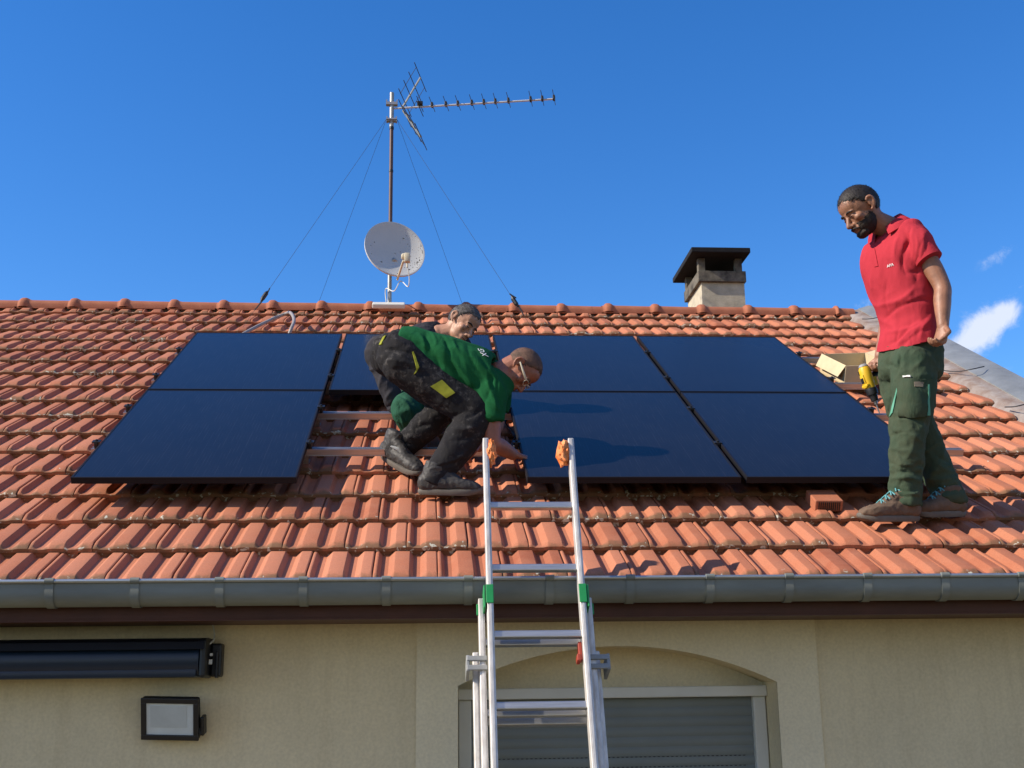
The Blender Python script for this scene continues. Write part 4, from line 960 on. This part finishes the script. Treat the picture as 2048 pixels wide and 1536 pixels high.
def text_mesh(txt, size, M4, name, material, parent):
    cu = bpy.data.curves.new('t', 'FONT'); cu.body = txt; cu.size = size; cu.align_x = 'CENTER'; cu.align_y = 'CENTER'; cu.extrude = .0008; cu.resolution_u = 2
    o = bpy.data.objects.new('t', cu); COL.objects.link(o); dg = bpy.context.evaluated_depsgraph_get(); dg.update()
    me = bpy.data.meshes.new_from_object(o.evaluated_get(dg)); bpy.data.objects.remove(o); bpy.data.curves.remove(cu)
    me.transform(M4); return link(name, me, material, parent)
def snap(parent_mesh, org, d):
    """first hit of a ray on a mesh given in world space"""
    from mathutils.bvhtree import BVHTree
    t = BVHTree.FromPolygons([v.co for v in parent_mesh.vertices], [p.vertices[:] for p in parent_mesh.polygons]); h = t.ray_cast(org, d)
    return h[0], h[1]
def patch(parent, mesh, poly_px, material, name, lift=.003, n=8):
    """a sewn-on piece: a quad given by four photo corners, draped on the cloth"""
    from mathutils.bvhtree import BVHTree
    t = BVHTree.FromPolygons([v.co for v in mesh.vertices], [p.vertices[:] for p in mesh.polygons])
    vs = []; c = [Vector((*p, 0)) for p in poly_px]; last = None; nl = None; back = []
    for j in range(n+1):
        for i in range(n+1):
            u, v = i/n, j/n; p = (c[0]*(1-u)+c[1]*u)*(1-v)+(c[3]*(1-u)+c[2]*u)*v
            h = t.ray_cast(CAM, ray(p.x, p.y).normalized())
            if h[0] is None:
                h2 = t.find_nearest(at(p.x, p.y, last.y if last else 0)); pos, nn_ = h2[0], h2[1]
            else: pos, nn_ = h[0], h[1]
            last = pos; vs.append(pos+nn_*lift); back.append(pos-nn_*.004)
    k = (n+1)**2; vs += back; fs = [(j*(n+1)+i, j*(n+1)+i+1, (j+1)*(n+1)+i+1, (j+1)*(n+1)+i) for j in range(n) for i in range(n)]
    ed = [i for i in range(n)] + [j*(n+1)+n for j in range(n)] + [n*(n+1)+n-i for i in range(n)] + [(n-j)*(n+1) for j in range(n)]
    fs += [(ed[i], ed[(i+1)%len(ed)], k+ed[(i+1)%len(ed)], k+ed[i]) for i in range(len(ed))]
    m_ = MB(); m_.add(vs, fs); return m_.build(name, material, parent, True, 50)
M['eye'] = mat('eye', (.02,.015,.012), .25); M['lip'] = mat('lip', (.16,.06,.045), .5)

def man_in_red():
    Y = -.17
    def J(px, py, dy=0.0): return at(px, py, Y+dy)
    F = Vector((-.88,-.47,0)).normalized(); S = Vector((-.47,.88,0)).normalized()      # facing / towards his far (right) shoulder
    # head
    B = basis((-.83,-.13,-.54), (-.50,-.03,.86)); hc = J(1716, 410, -.03); k = 1.14; nb = J(1779, 459, .0)
    b = MB(); head_shapes(b, hc, B, k, nb, .055)
    # trunk under the shirt
    b.tube([J(1817,676), J(1812,640), J(1803,590), J(1795,535), J(1796,490), J(1790,462)], [(.085,.12),(.09,.125),(.095,.135),(.10,.15),(.085,.13),(.065,.08)], 20, side=F, smooth=4, power=2.3)
    # arms
    sn, en, wn = J(1834,488,-.145), J(1884,573,-.20), J(1886,652,-.24)
    b.tube([sn, sn.lerp(en,.5)+Vector((.008,0,0)), en, en.lerp(wn,.35), wn], [.050,.053,.045,.0455,.0305], 16, smooth=5)
    sf, ef, wf = J(1762,482,.15), J(1786,592,.26), J(1760,712,.22)
    b.tube([sf, sf.lerp(ef,.5), ef, ef.lerp(wf,.35), wf], [.058,.050,.043,.043,.030], 14, smooth=5)
    hand_shapes(b, wn, (J(1876,705,-.25)-wn), (-.75,-.30,.15), -1, .80, 1.14, .04, .7)
    hd = (J(1752,756,.20)-wf); hand_shapes(b, wf, hd, (-.75,-.45,-.3), 1, 1.15, .98, .03, .9)
    # legs
    b.tube([J(1826,715,-.085), J(1822,790,-.085), J(1818,850,-.075), J(1815,920,-.05), J(1812,1008,-.02)], [.08,.065,.05,.045,.036], 14, smooth=4)
    b.tube([J(1808,715,.085), J(1806,780,.09), J(1836,855,.085), J(1862,915,.07), J(1900,1005,.04)], [.08,.065,.05,.045,.036], 14, smooth=4)
    me = grow(b, .0052, 3, name='person')
    o = link('person', me, M['skin_dark'], None, True, 179)
    tag(o, 'standing bearded man in red polo and green work trousers holding a yellow drill', 'person', 'men working on the roof')
    face_bits(o, hc, B, k, None, M['hair'])
    def line(x, y, z):
        f = z-.030-.010*math.cos(y*40) if x > .045 else z-(-.045+1.45*max(0,x+.005)) if x > -.03 else z+.075
        return f - .05*max(0, abs(y)-.06)*0
    hair_shell(hc, B, k, line, M['hair'], o, .006, tex=.3)
    # beard on jaw, chin and lip
    def bl(x, y, z):
        side = (abs(y) > .035 and x < .075 and x > -.01)
        lower = z < -.085 - .35*max(0, .05-x)*0
        v = max(-.082 - z if x > .02 else -1, (-.055 - z)*1.0 if (side and x < .055) else -1)
        return v
    # full short beard: follows the jaw from ear to ear, leaves cheeks and lips bare
    def bl(x, y, z):
        if x < -.012: return -1
        cheek = -.058 - .50*max(0, x-.012)
        return (cheek - z) if z > -.125 else .02
    hair_shell(hc, B, k, bl, M['beard'], o, .003, 'beard', .4, (.030,0,-.080), (.066,.0615,.066), (56,44), 22, 4500, .007, (.2,0,-.8))
    b = MB(); q = lambda x,y,z: hc + B @ Vector((x*k,y*k,z*k)); b.ball(q(.068,0,-.127), (.0295*k,.038*k,.0255*k), B, 24, 16, lambda p: 1+.12*noise.noise(p*9)); b.build('chin_beard', M['beard'], o, True)
    b = MB(); b.tube([q(.088,-.027,-.098), q(.104,-.012,-.0885), q(.106,.012,-.0885), q(.088,.027,-.098)], [.004,.0055,.0055,.004], 8, smooth=4); b.build('moustache', M['hair'], o, True)
    # polo shirt
    b = MB()
    b.tube([J(1821,722), J(1821,690), J(1817,645), J(1808,600), J(1796,556), J(1791,520), J(1795,488), J(1792,466), J(1786,452)], [(.148,.192),(.141,.184),(.120,.162),(.122,.168),(.133,.183),(.136,.195),(.118,.195),(.094,.160),(.068,.090)], 26, side=F, smooth=4, power=2.3, caps=(.12,.3))
    b.tube([J(1812,470,-.09), J(1832,484,-.14), J(1846,505,-.165), J(1857,520,-.18)], [.075,.080,.076,.072], 18, smooth=4, caps=(.8,.10))
    b.tube([J(1775,462,.10), J(1764,482,.165), J(1768,515,.19), J(1771,530,.20)], [.072,.080,.076,.072], 18, smooth=4, caps=(.8,.10))
    sg = folds([((1812,468),(1806,505),-.012,.010),((1806,505),(1812,548),-.012,.011),((1797,470),(1792,520),.006,.012),((1822,455),(1818,500),-.009,.008),((1832,470),(1830,520),.007,.009),((1852,470),(1846,515),-.006,.008),((1745,540),(1752,600),.006,.016),((1775,560),(1782,640),-.006,.012),((1765,610),(1830,575),.008,.013),((1768,640),(1845,600),-.010,.012),((1772,665),(1850,632),.009,.012),((1775,690),(1820,650),-.009,.011),((1795,695),(1835,655),.008,.010),((1790,700),(1800,660),-.007,.008),((1840,680),(1858,640),.008,.010),((1815,545),(1850,548),-.012,.014),((1825,590),(1862,600),-.009,.013),((1838,520), (1826,575), -.012, .020), ((1800,520), (1835,560), -.010, .022), ((1846,640), (1790,690), .009, .016), ((1862,655), (1800,700), -.008, .014), ((1868,620), (1790,655), -.009, .018), ((1855,590), (1790,625), .007, .018), ((1808,460), (1806,520), -.010, .013), ((1822,470), (1822,525), .007, .012), ((1845,480), (1838,535), -.006, .010), ((1758,640), (1800,668), .008, .018)])
    sm = grow(b, .0075, 5, [sg, rumple(.0075, 4.6, (.45,.1,.9), .35, 2.2)], 'shirt')
    hf, hb_ = J(1772,701), J(1870,673); ed = (hb_-hf).normalized(); hn = Vector((0,1,.25)).cross(ed); hn = hn if hn.z < 0 else -hn; cut_hem(sm, hf, hn)
    sh = link('polo_shirt', sm, M['fabr_red'], o, True, 179)
    # sleeve band, collar, placket
    b = MB(); d = (J(1857,520,-.18)-J(1846,505,-.165)).normalized(); e = J(1857,520,-.18); b.tube([e-d*.018, e+d*.006], [.0755,.0755], 24, caps=(.05,.05)); b.build('sleeve_band', M['fabr_red'], sh, True, 50)
    b = MB(); n = 30; vs = []
    cc = J(1781,460); ax = (J(1773,447)-J(1786,470)).normalized(); fa = (F-ax*F.dot(ax)).normalized(); sa = ax.cross(fa)
    for r, h in ((.074,.000),(.073,.030),(.077,.056),(.085,.056),(.112,.014),(.124,-.010),(.116,-.014)):
        for i in range(n+1):
            t = R_(22) + (2*math.pi-R_(44))*i/n
            back = .5-.5*math.cos(t)
            vs.append(cc + fa*(math.cos(t)*r*(1.02) + .004) + sa*(math.sin(t)*r*1.06) + ax*(h*(.75+.45*back) - .028*(1-back)))
    b.add(vs, [(j*(n+1)+i, j*(n+1)+i+1, (j+1)*(n+1)+i+1, (j+1)*(n+1)+i) for j in range(6) for i in range(n)]); b.build('collar', M['fabr_red'], sh, True, 60)
    patch(sh, sm, [(1739,497),(1750,497),(1757,532),(1749,534)], M['fabr_red'], 'placket', .004)
    # the small white lettering on the chest
    h, nn_ = snap(sm, CAM, ray(1781,531).normalized())
    if h is not None:
        z = nn_.normalized(); x = Vector((1,.05,.16)); x = (x-z*x.dot(z)).normalized(); y = z.cross(x)
        m4 = Matrix((x,y,z)).transposed().to_4x4(); m4.translation = h+z*.003; text_mesh('APA', .022, m4, 'chest_lettering', M['paper'], sh)
    # trousers
    b = MB()
    b.tube([J(1822,676), J(1822,700), J(1822,728), J(1822,752)], [(.118,.158),(.126,.170),(.130,.178),(.122,.172)], 24, side=F, smooth=3, power=2.3, caps=(.1,.4))
    b.tube([J(1828,722,-.085), J(1829,770,-.09), J(1823,815,-.085), J(1817,850,-.075), J(1815,905,-.055), J(1812,950,-.04), J(1811,985,-.03), J(1812,1012,-.025)], [.112,.112,.106,.099,.088,.080,.080,.078], 20, smooth=5, caps=(.8,.08))
    b.tube([J(1806,722,.085), J(1803,770,.09), J(1814,815,.09), J(1838,858,.085), J(1860,910,.07), J(1884,958,.055), J(1895,985,.045), J(1902,1010,.04)], [.108,.104,.098,.092,.086,.080,.080,.077], 20, smooth=5, caps=(.8,.08))
    sg = folds([((1778,925), (1846,930), -.010, .010), ((1776,936), (1842,938), .010, .010), ((1790,1000), (1838,996), -.008, .008), ((1782,900), (1815,925), -.006, .010), ((1830,860), (1808,925), .006, .010), ((1865,900), (1905,925), -.009, .011), ((1872,925), (1915,945), .009, .010), ((1776,836), (1856,850), -.010, .012), ((1780,872), (1830,868), -.010, .010), ((1790,860), (1850,890), .008, .012),
        ((1778,948), (1845,952), -.013, .010), ((1776,960), (1840,962), .014, .011), ((1780,975), (1840,980), -.013, .009), ((1778,988), (1842,992), .009, .010),
        ((1850,955), (1920,950), .011, .012), ((1860,975), (1925,965), -.011, .011), ((1862,987), (1925,985), .009, .010), ((1845,930), (1880,962), -.010, .012),
        ((1797,695), (1792,750), -.010, .009), ((1812,680), (1816,690), -.004, .01), ((1830,780), (1868,760), -.006, .014), ((1770,730), (1795,738), -.008, .010), ((1815,830), (1852,815), .007, .015), ((1845,770), (1868,830), -.007, .014)])
    tm = grow(b, .0075, 4, [sg, rumple(.008, 6, (.25,.1,1), .5, 5.2), rumple(.004, 14, (.8,.1,.4), .5, 1.2)], 'trousers')
    hf, hb_ = J(1772,701), J(1870,673); ed = (hb_-hf).normalized(); hn = Vector((0,1,.25)).cross(ed); hn = hn if hn.z > 0 else -hn; cut_hem(tm, hf+hn*.02, hn)
    tr = link('work_trousers', tm, M['trous_green'], o, True, 179)
    patch(tr, tm, [(1795,758),(1868,758),(1868,830),(1798,836)], M['trous_green'], 'cargo_pocket', .011, 12)
    patch(tr, tm, [(1807,752),(1822,752),(1822,755.5),(1807,755.5)], M['paper'], 'white_tab', .014, 3)
    patch(tr, tm, [(1827,764),(1845,764),(1845,775),(1827,775)], M['tan'], 'pocket_label', .015, 4)
    patch(tr, tm, [(1795,776),(1797,776),(1786,826),(1780,834)], M['mint'], 'mint_piping', .006, 8)
    patch(tr, tm, [(1854,770),(1857,770),(1856,830),(1853,830)], M['mint'], 'mint_piping', .013, 8)
    # boots stand on the tile crests
    zt = .012
    h1, t1 = onroof(1838,1044,zt), onroof(1709,1037,zt)
    h1 = roof(h1.x, -.30, zt); t1 = roof(t1.x, -.315, zt+.006)
    boot(o, h1, t1, (0,-.12,1), M['boot'], M['sole'], 1, .04, M['lace'], lean=(-.02,.0,1), w=.056)
    h2 = roof(onroof(1938,1040,zt).x, -.23, zt); t2 = roof(onroof(1826,1036,zt).x, -.25, zt)
    boot(o, h2, t2, (0,-.12,1), M['boot'], M['sole'], 1, .04, M['lace'], lean=(-.03,.0,1), w=.054)
    # drill in the far hand
    return wf, hd
wf, hd = man_in_red()

def drill():
    Y = .05
    def J(px, py, dy=0.0): return at(px, py, Y+dy)
    a, c = J(1728,738), J(1758,824); ax = (c-a).normalized(); L = (c-a).length
    h = Vector((.90,.28,.33)); h = (h-ax*h.dot(ax)).normalized(); s = ax.cross(h)
    Mx = Matrix((h, s, ax)).transposed()
    root = tag(empty('cordless_drill', a), 'yellow and black cordless drill hanging from the standing man\'s hand', 'drill')
    def q(x, y, z): return a + Mx @ Vector((x,y,z))
    b = MB(); b.tube([q(0,0,-.012), q(0,0,.0), q(0,0,.05), q(0,0,.085), q(0,0,.115)], [.024,.031,.033,.031,.029], 20, cap=.2); b.bbox(q(.030,0,.075), (.045,.036,.055), .008, Mx); b.bbox(q(-.030,0,.07), (.012,.03,.075), .004, Mx); b.bbox(q(0,.0,.095), (.074,.05,.018), .006, Mx)
    b.build('motor_housing', M['yellow'], root, True, 35)
    b = MB()
    for i in range(5): b.bbox(q(-.022+.011*i,-.0315+.002*abs(i-2),.015), (.004,.006,.022), .001, Mx)
    b.bbox(q(-.0365,0,.065), (.004,.020,.03), .001, Mx); b.build('vent_slots', M['black'], root)
    b = MB(); b.tube([q(0,0,.113), q(0,0,.125), q(0,0,.150), q(0,0,.152), q(0,0,.185)], [.030,.032,.030,.023,.020], 18, cap=.15); b.build('chuck', M['black'], root, True, 35)
    b = MB(); b.tube([q(0,0,.18), q(0,0,.205)], [.011,.009], 10, cap=.2); b.tube([q(0,0,.2), q(0,0,L+.01)], [.0045,.0035], 8, cap=.2); b.build('driver_bit', M['steel'], root, True)
    b = MB(); b.tube([q(.02,0,.055), q(.075,0,.035), q(.135,0,.015)], [(.020,.017),(.019,.016),(.021,.018)], 14, smooth=3, cap=.3); b.bbox(q(.045,0,.066), (.012,.014,.022), .004, Mx); b.build('grip', M['black'], root, True, 50)
    b = MB(); b.bbox(q(.155,0,.012), (.045,.062,.10), .010, Mx); b.build('battery', M['black'], root)
    b = MB(); b.tube([q(0,0,-.022), q(0,0,-.012)], [.022,.027], 16, cap=.3); b.build('end_cap', M['grey'], root, True, 40)
drill()

def bent_man():
    Y = .30
    def J(px, py, dy=0.0): return at(px, py, Y+dy)
    B = basis((.33,-.16,-.93), (.93,-.10,.34)); k = 1.06; hc = J(1050,734,-.02); nb = J(1004,746,.0)
    D = Vector((.25,-.30,.92)).normalized()            # his back
    b = MB(); head_shapes(b, hc, B, k, nb, .064)
    b.tube([J(812,712), J(830,716), J(890,736), J(945,757), J(985,765), J(1000,752)], [(.08,.12),(.105,.15),(.115,.16),(.12,.165),(.10,.15),(.075,.10)], 20, side=D, smooth=4, power=2.3)
    sn, en, wn = J(981,790,-.125), J(985,884,-.13), J(1026,909,.00)
    b.tube([sn, sn.lerp(en,.55), en, en.lerp(wn,.4), wn], [.046,.052,.048,.046,.033], 16, smooth=5)
    hand_shapes(b, wn, (.85,.50,-.12), (0,.3,-1), -1, .75, 1.0, .06, .5)
    sf, ef, wf_ = J(988,752,.18), J(992,850,.22), J(958,893,.12)
    b.tube([sf, sf.lerp(ef,.55), ef, ef.lerp(wf_,.4), wf_], [.058,.052,.045,.043,.032], 14, smooth=5)
    hand_shapes(b, wf_, (-.80,-.2,-.45), (.2,.2,-1), 1, .9, .98, .04, .7)
    b.tube([J(800,722,-.09), J(880,775,-.10), J(948,822,-.11), J(915,880,-.12), J(868,965,-.13)], [.08,.068,.052,.048,.038], 14, smooth=5)
    b.tube([J(800,722,.07), J(850,768,.12), J(888,808,.14), J(845,860,.20), J(800,912,.27)], [.08,.068,.052,.048,.038], 14, smooth=5)
    me = grow(b, .0052, 3, name='person')
    o = link('person', me, M['skin_red'], None, True, 179)
    tag(o, 'bent-over man in green T-shirt and stained black trousers reaching under the panel', 'person', 'men working on the roof')
    face_bits(o, hc, B, k, None, M['hairb'])
    def line(x, y, z): return (z-.055) if x > .055 else (z-(-.040+1.55*max(0,x-.0))) if x > -.03 else z+.062
    hair_shell(hc, B, k, line, M['hairb'], o, .0045, tex=.15, strands=4000, length=.006)
    def q(x,y,z): return hc + B @ Vector((x*k,y*k,z*k))
    gl_ = MB()
    for s in (-1, 1):
        gl_.tube([q(.099,s*.008,-.022), q(.104,s*.030,-.016), q(.095,s*.056,-.022), q(.095,s*.054,-.040), q(.104,s*.030,-.048), q(.100,s*.010,-.040), q(.099,s*.008,-.022)], .0018, 6, smooth=3)
        gl_.tube([q(.095,s*.057,-.024), q(.06,s*.080,-.024), q(.0,s*.088,-.020)], [(.0022,.005),(.0022,.006),(.002,.004)], 8, smooth=3, side=B@Vector((0,1,0)))
    gl_.tube([q(.099,-.009,-.024), q(.109,0,-.021), q(.099,.009,-.024)], .0016, 6, smooth=3)
    gl_.build('glasses', M['beige'], o, True)
    # T-shirt
    b = MB()
    b.tube([J(796,690), J(830,700), J(890,727), J(945,750), J(978,765), J(996,757), J(1003,750)], [(.105,.160),(.118,.172),(.150,.188),(.160,.198),(.140,.200),(.104,.155),(.074,.090)], 26, side=D, smooth=4, power=2.3, caps=(.12,.25))
    b.tube([J(962,758,-.08), J(980,782,-.125), J(985,812,-.14), J(985,842,-.14)], [.095,.084,.074,.068], 18, smooth=4, caps=(.8,.10))
    b.tube([J(978,745,.10), J(990,765,.17), J(993,800,.20), J(993,825,.21)], [.085,.085,.078,.072], 18, smooth=4, caps=(.8,.10))
    b.tube([J(880,745,-.08), J(930,790,-.06), J(972,815,-.04)], [.10,.10,.07], 16, smooth=3, cap=.5)
    sg = folds([((905,672),(925,712),.008,.010),((880,666),(900,715),-.009,.009),((862,664),(872,690),.008,.008),((935,690),(975,760),-.008,.010),((900,720),(950,790),.009,.012),((870,715),(930,785),-.011,.012),((848,705),(900,770),.009,.010),((945,770),(975,830),-.009,.010),((958,740),(992,835),.008,.010),((1000,745),(1004,820),-.006,.008),((970,800),(1000,825),.006,.008),((968,825),(1002,838),-.005,.006),((830,690), (900,760), -.014, .020), ((838,668), (850,700), .010, .012), ((852,665), (866,700), -.009, .011), ((870,690), (935,770), .009, .018), ((892,685), (955,790), -.009, .016), ((925,690), (972,800), .007, .016), ((955,705), (985,800), -.008, .014), ((975,740), (1002,820), .006, .012), ((815,672), (842,690), -.008, .010), ((984,740), (962,815), -.006, .013)])
    sm = grow(b, .0075, 5, [sg, rumple(.0075, 4.8, (.75,0,-.6), .35, 7.7)], 'tshirt')
    sh = link('t_shirt', sm, M['fabr_green'], o, True, 179)
    for txt, px, py, sz in (('XG', 966, 706, .055),):
        h, nn_ = snap(sm, CAM, ray(px, py).normalized())
        if h is not None:
            z = nn_.normalized(); x = Vector((-.2,.3,.9)); x = (x-z*x.dot(z)).normalized(); y = z.cross(x)
            m4 = Matrix((x,y,z)).transposed().to_4x4(); m4.translation = h+z*.003; text_mesh(txt, sz, m4, 'back_lettering', M['paper'], sh)
    # trousers
    b = MB()
    b.tube([J(778,690), J(795,702), J(820,718), J(835,735)], [(.100,.158),(.118,.175),(.125,.18),(.105,.16)], 22, side=D, smooth=3, power=2.3, caps=(.2,.5))
    b.ball(J(797,712,0), (.118,.12,.112), None, 20, 14); b.ball(J(800,713,-.075), (.128,.118,.122), None, 22, 16); b.ball(J(783,710,.085), (.126,.116,.120), None, 22, 16)
    b.tube([J(805,725,-.09), J(860,766,-.10), J(910,800,-.11), J(952,826,-.12), J(938,856,-.12), J(917,890,-.125), J(892,925,-.13), J(873,952,-.13), J(862,972,-.135)], [.122,.108,.100,.092,.098,.094,.083,.074,.072], 20, smooth=5, caps=(.8,.08))
    b.tube([J(795,718,.09), J(845,765,.12), J(890,806,.14), J(868,838,.17), J(838,866,.20), J(815,887,.24), J(797,907,.28)], [.118,.100,.090,.084,.078,.073,.070], 20, smooth=5, caps=(.8,.08))
    sg = folds([((768,700), (830,712), -.014, .014), ((776,720), (835,738), .008, .014), ((790,738), (850,750), -.007, .014), ((930,835), (965,815), -.011, .012), ((895,838), (950,838), -.012, .014), ((900,855), (960,850), .010, .013), ((905,880), (955,865), -.008, .014), ((875,930), (940,895), .010, .010), ((870,942), (915,925), -.010, .012), ((840,958), (900,940), -.008, .010),
        ((830,858), (860,850), -.010, .012), ((800,878), (850,880), .008, .012), ((792,890), (830,892), -.008, .010), ((870,800), (935,850), .007, .02)])
    tm = grow(b, .0075, 4, [sg, rumple(.006, 5, (.8,0,-.5), .4, 3.2), rumple(.0025, 13, (.8,.1,-.4), .4, 8.2)], 'trousers')
    tr = link('work_trousers', tm, M['trous_black'], o, True, 179)
    patch(tr, tm, [(884,760),(910,786),(893,796),(861,773)], M['lime'], 'lime_patch', .006, 8)
    patch(tr, tm, [(824,704),(827,703),(838,735),(833,737)], M['lime'], 'lime_piping', .006, 8)
    patch(tr, tm, [(833,737),(838,735),(832,746),(828,749)], M['lime'], 'lime_piping', .006, 5)
    patch(tr, tm, [(766,676),(772,672),(764,690),(759,691)], M['lime'], 'belt_loop', .008, 4)
    zt = .012
    h1, t1 = roof(onroof(838,990,zt).x, .115, zt), roof(onroof(962,990,zt).x, .085, zt)
    boot(o, h1, t1, (.02,-.15,1), M['bootb'], M['sole'], 1, .05, None, lean=(.35,.05,.9), w=.054)
    h2 = onroof(764,925,zt); t2 = onroof(842,957,zt); h2 = h2 + Vector((0,0,.03))
    boot(o, h2, t2, (.0,-.4,1), M['bootb'], M['sole'], 1, .07, None, lean=(.35,-.25,.85), w=.052)
    b = MB(); a = J(790,891,.16); b.tube([J(783,893,.17), J(800,900,.155), J(808,908,.16)], [.006,.013,.008], 8, smooth=3); b.build('grey_tongue', M['grey'], o, True)
bent_man()

def squatting_man():
    Y = 1.02
    def J(px, py, dy=0.0): return at(px, py, Y+dy)
    B = basis((.58,-.60,-.55), (.52,-.02,.82)); k = 1.06; hc = J(930,640,.0); nb = J(884,671,.04)
    D = Vector((-.35,.35,.87)).normalized(); S = Vector((.80,.55,-.18)).normalized()
    b = MB(); head_shapes(b, hc, B, k, nb, .060)
    b.tube([J(850,800,.25), J(848,760,.22), J(858,715,.14), J(868,685,.08), J(880,672,.05)], [(.11,.15),(.105,.14),(.11,.15),(.10,.16),(.07,.09)], 18, side=D, smooth=4)
    s1, e1, w1 = J(842,678,.0), J(752,700,.0), J(800,806,.02)
    b.tube([s1, s1.lerp(e1,.5), e1, e1.lerp(w1,.4), w1], [.06,.052,.045,.043,.031], 14, smooth=4)
    hand_shapes(b, w1, (.25,-.25,-.85), (.6,.5,0), -1, .8, 1, .05, .5)
    s2, e2, w2 = J(915,690,.10), J(935,770,-.0), J(915,840,-.18)
    b.tube([s2, s2.lerp(e2,.5), e2, e2.lerp(w2,.4), w2], [.06,.052,.045,.043,.031], 14, smooth=4)
    hand_shapes(b, w2, (.2,-.5,-.8), (.2,.3,-.8), 1, .8, 1, .05, .5)
    f1 = roof(1.74, .95, .02); f2 = roof(2.05, .88, .02)
    b.tube([J(835,790,.20), J(820,812,.0), J(810,822,-.16), (J(810,822,-.16)+f1)*.5+Vector((0,.02,.04)), f1+Vector((0,.06,.07))], [.08,.068,.052,.045,.036], 14, smooth=4)
    b.tube([J(870,795,.22), J(890,818,.0), J(898,832,-.18), (J(898,832,-.18)+f2)*.5+Vector((0,.02,.04)), f2+Vector((0,.06,.07))], [.08,.068,.052,.045,.036], 14, smooth=4)
    me = grow(b, .0056, 3, name='person'); o = link('person', me, M['skin_pale'], None, True, 179)
    tag(o, 'squatting man with greying hair and dark jacket, half hidden behind the bent man', 'person', 'men working on the roof')
    face_bits(o, hc, B, k, None, M['hair'])
    def line(x, y, z): return (z-.040-.008*math.sin(y*50)) if x > .05 else (z-(-.035+1.3*max(0,x)))if x > -.03 else z+.07
    hair_shell(hc, B, k, line, M['hairg'], o, .0075)
    b = MB()
    b.tube([J(850,795,.26), J(845,760,.22), J(850,715,.15), J(860,685,.09), J(872,672,.06), J(880,666,.04)], [(.135,.18),(.130,.175),(.135,.185),(.120,.19),(.092,.14),(.075,.085)], 22, side=D, smooth=4, caps=(.2,.3))
    b.tube([J(862,680,.05), J(840,679,.0), J(800,686,-.01), J(752,698,.0), J(765,745,.0), J(790,806,.0), J(800,815,.03)], [.088,.085,.074,.064,.060,.057,.055], 16, smooth=5, caps=(.8,.1))
    b.tube([J(895,685,.10), J(915,692,.10), J(928,735,.05), J(935,772,.0), J(922,810,-.1), J(915,832,-.17)], [.085,.082,.072,.062,.057,.05], 16, smooth=5, caps=(.8,.1))
    sg = folds([((772,800), (790,780), .010, .012), ((772,815), (792,800), -.010, .010), ((846,652), (870,660), .006, .012)])
    jm = grow(b, .008, 5, [sg, rumple(.007, 9, (.5,.2,.6), .5, 4.4)], 'jacket'); link('jacket', jm, M['jacket'], o, True, 179)
    b = MB()
    b.tube([J(858,800,.26), J(855,785,.24)], [(.15,.18),(.14,.175)], 20, side=D, cap=.7)
    k1, k2 = J(811,822,-.18), J(900,832,-.20)
    b.tube([J(838,795,.20), J(822,812,.0), k1, (k1+f1)*.5+Vector((0,.02,.03)), f1+Vector((0,.06,.05))], [.118,.098,.086,.078,.070], 18, smooth=5, caps=(.8,.1))
    b.tube([J(868,800,.22), J(890,818,.0), k2, (k2+f2)*.5+Vector((0,.02,.03)), f2+Vector((0,.06,.05))], [.118,.098,.086,.078,.070], 18, smooth=5, caps=(.8,.1))
    tm = grow(b, .008, 4, [folds([((788,802),(806,852),.008,.010),((797,798),(814,845),-.008,.009),((806,800),(824,835),.007,.008),((790,790),(830,812),-.009,.009),((786,830),(806,860),-.006,.008),((815,805),(832,825),-.006,.007)]), rumple(.006, 7, (0,.3,1), .5, 6.2)], 'trousers'); tr = link('work_trousers', tm, M['trous_squat'], o, True, 179)
    for f in (f1, f2): boot(o, f+Vector((0,.10,.055))+RN*0, f+Vector((.03,-.17,-.095)), RN, M['bootb'], M['soleb'], 1, .08, None, lean=(0,.1,1))
M['trous_squat'] = crease(mat('bottle_green_workwear', (.025,.095,.055), .9, 0, .12, .25, 8, .3, 350))
squatting_man()
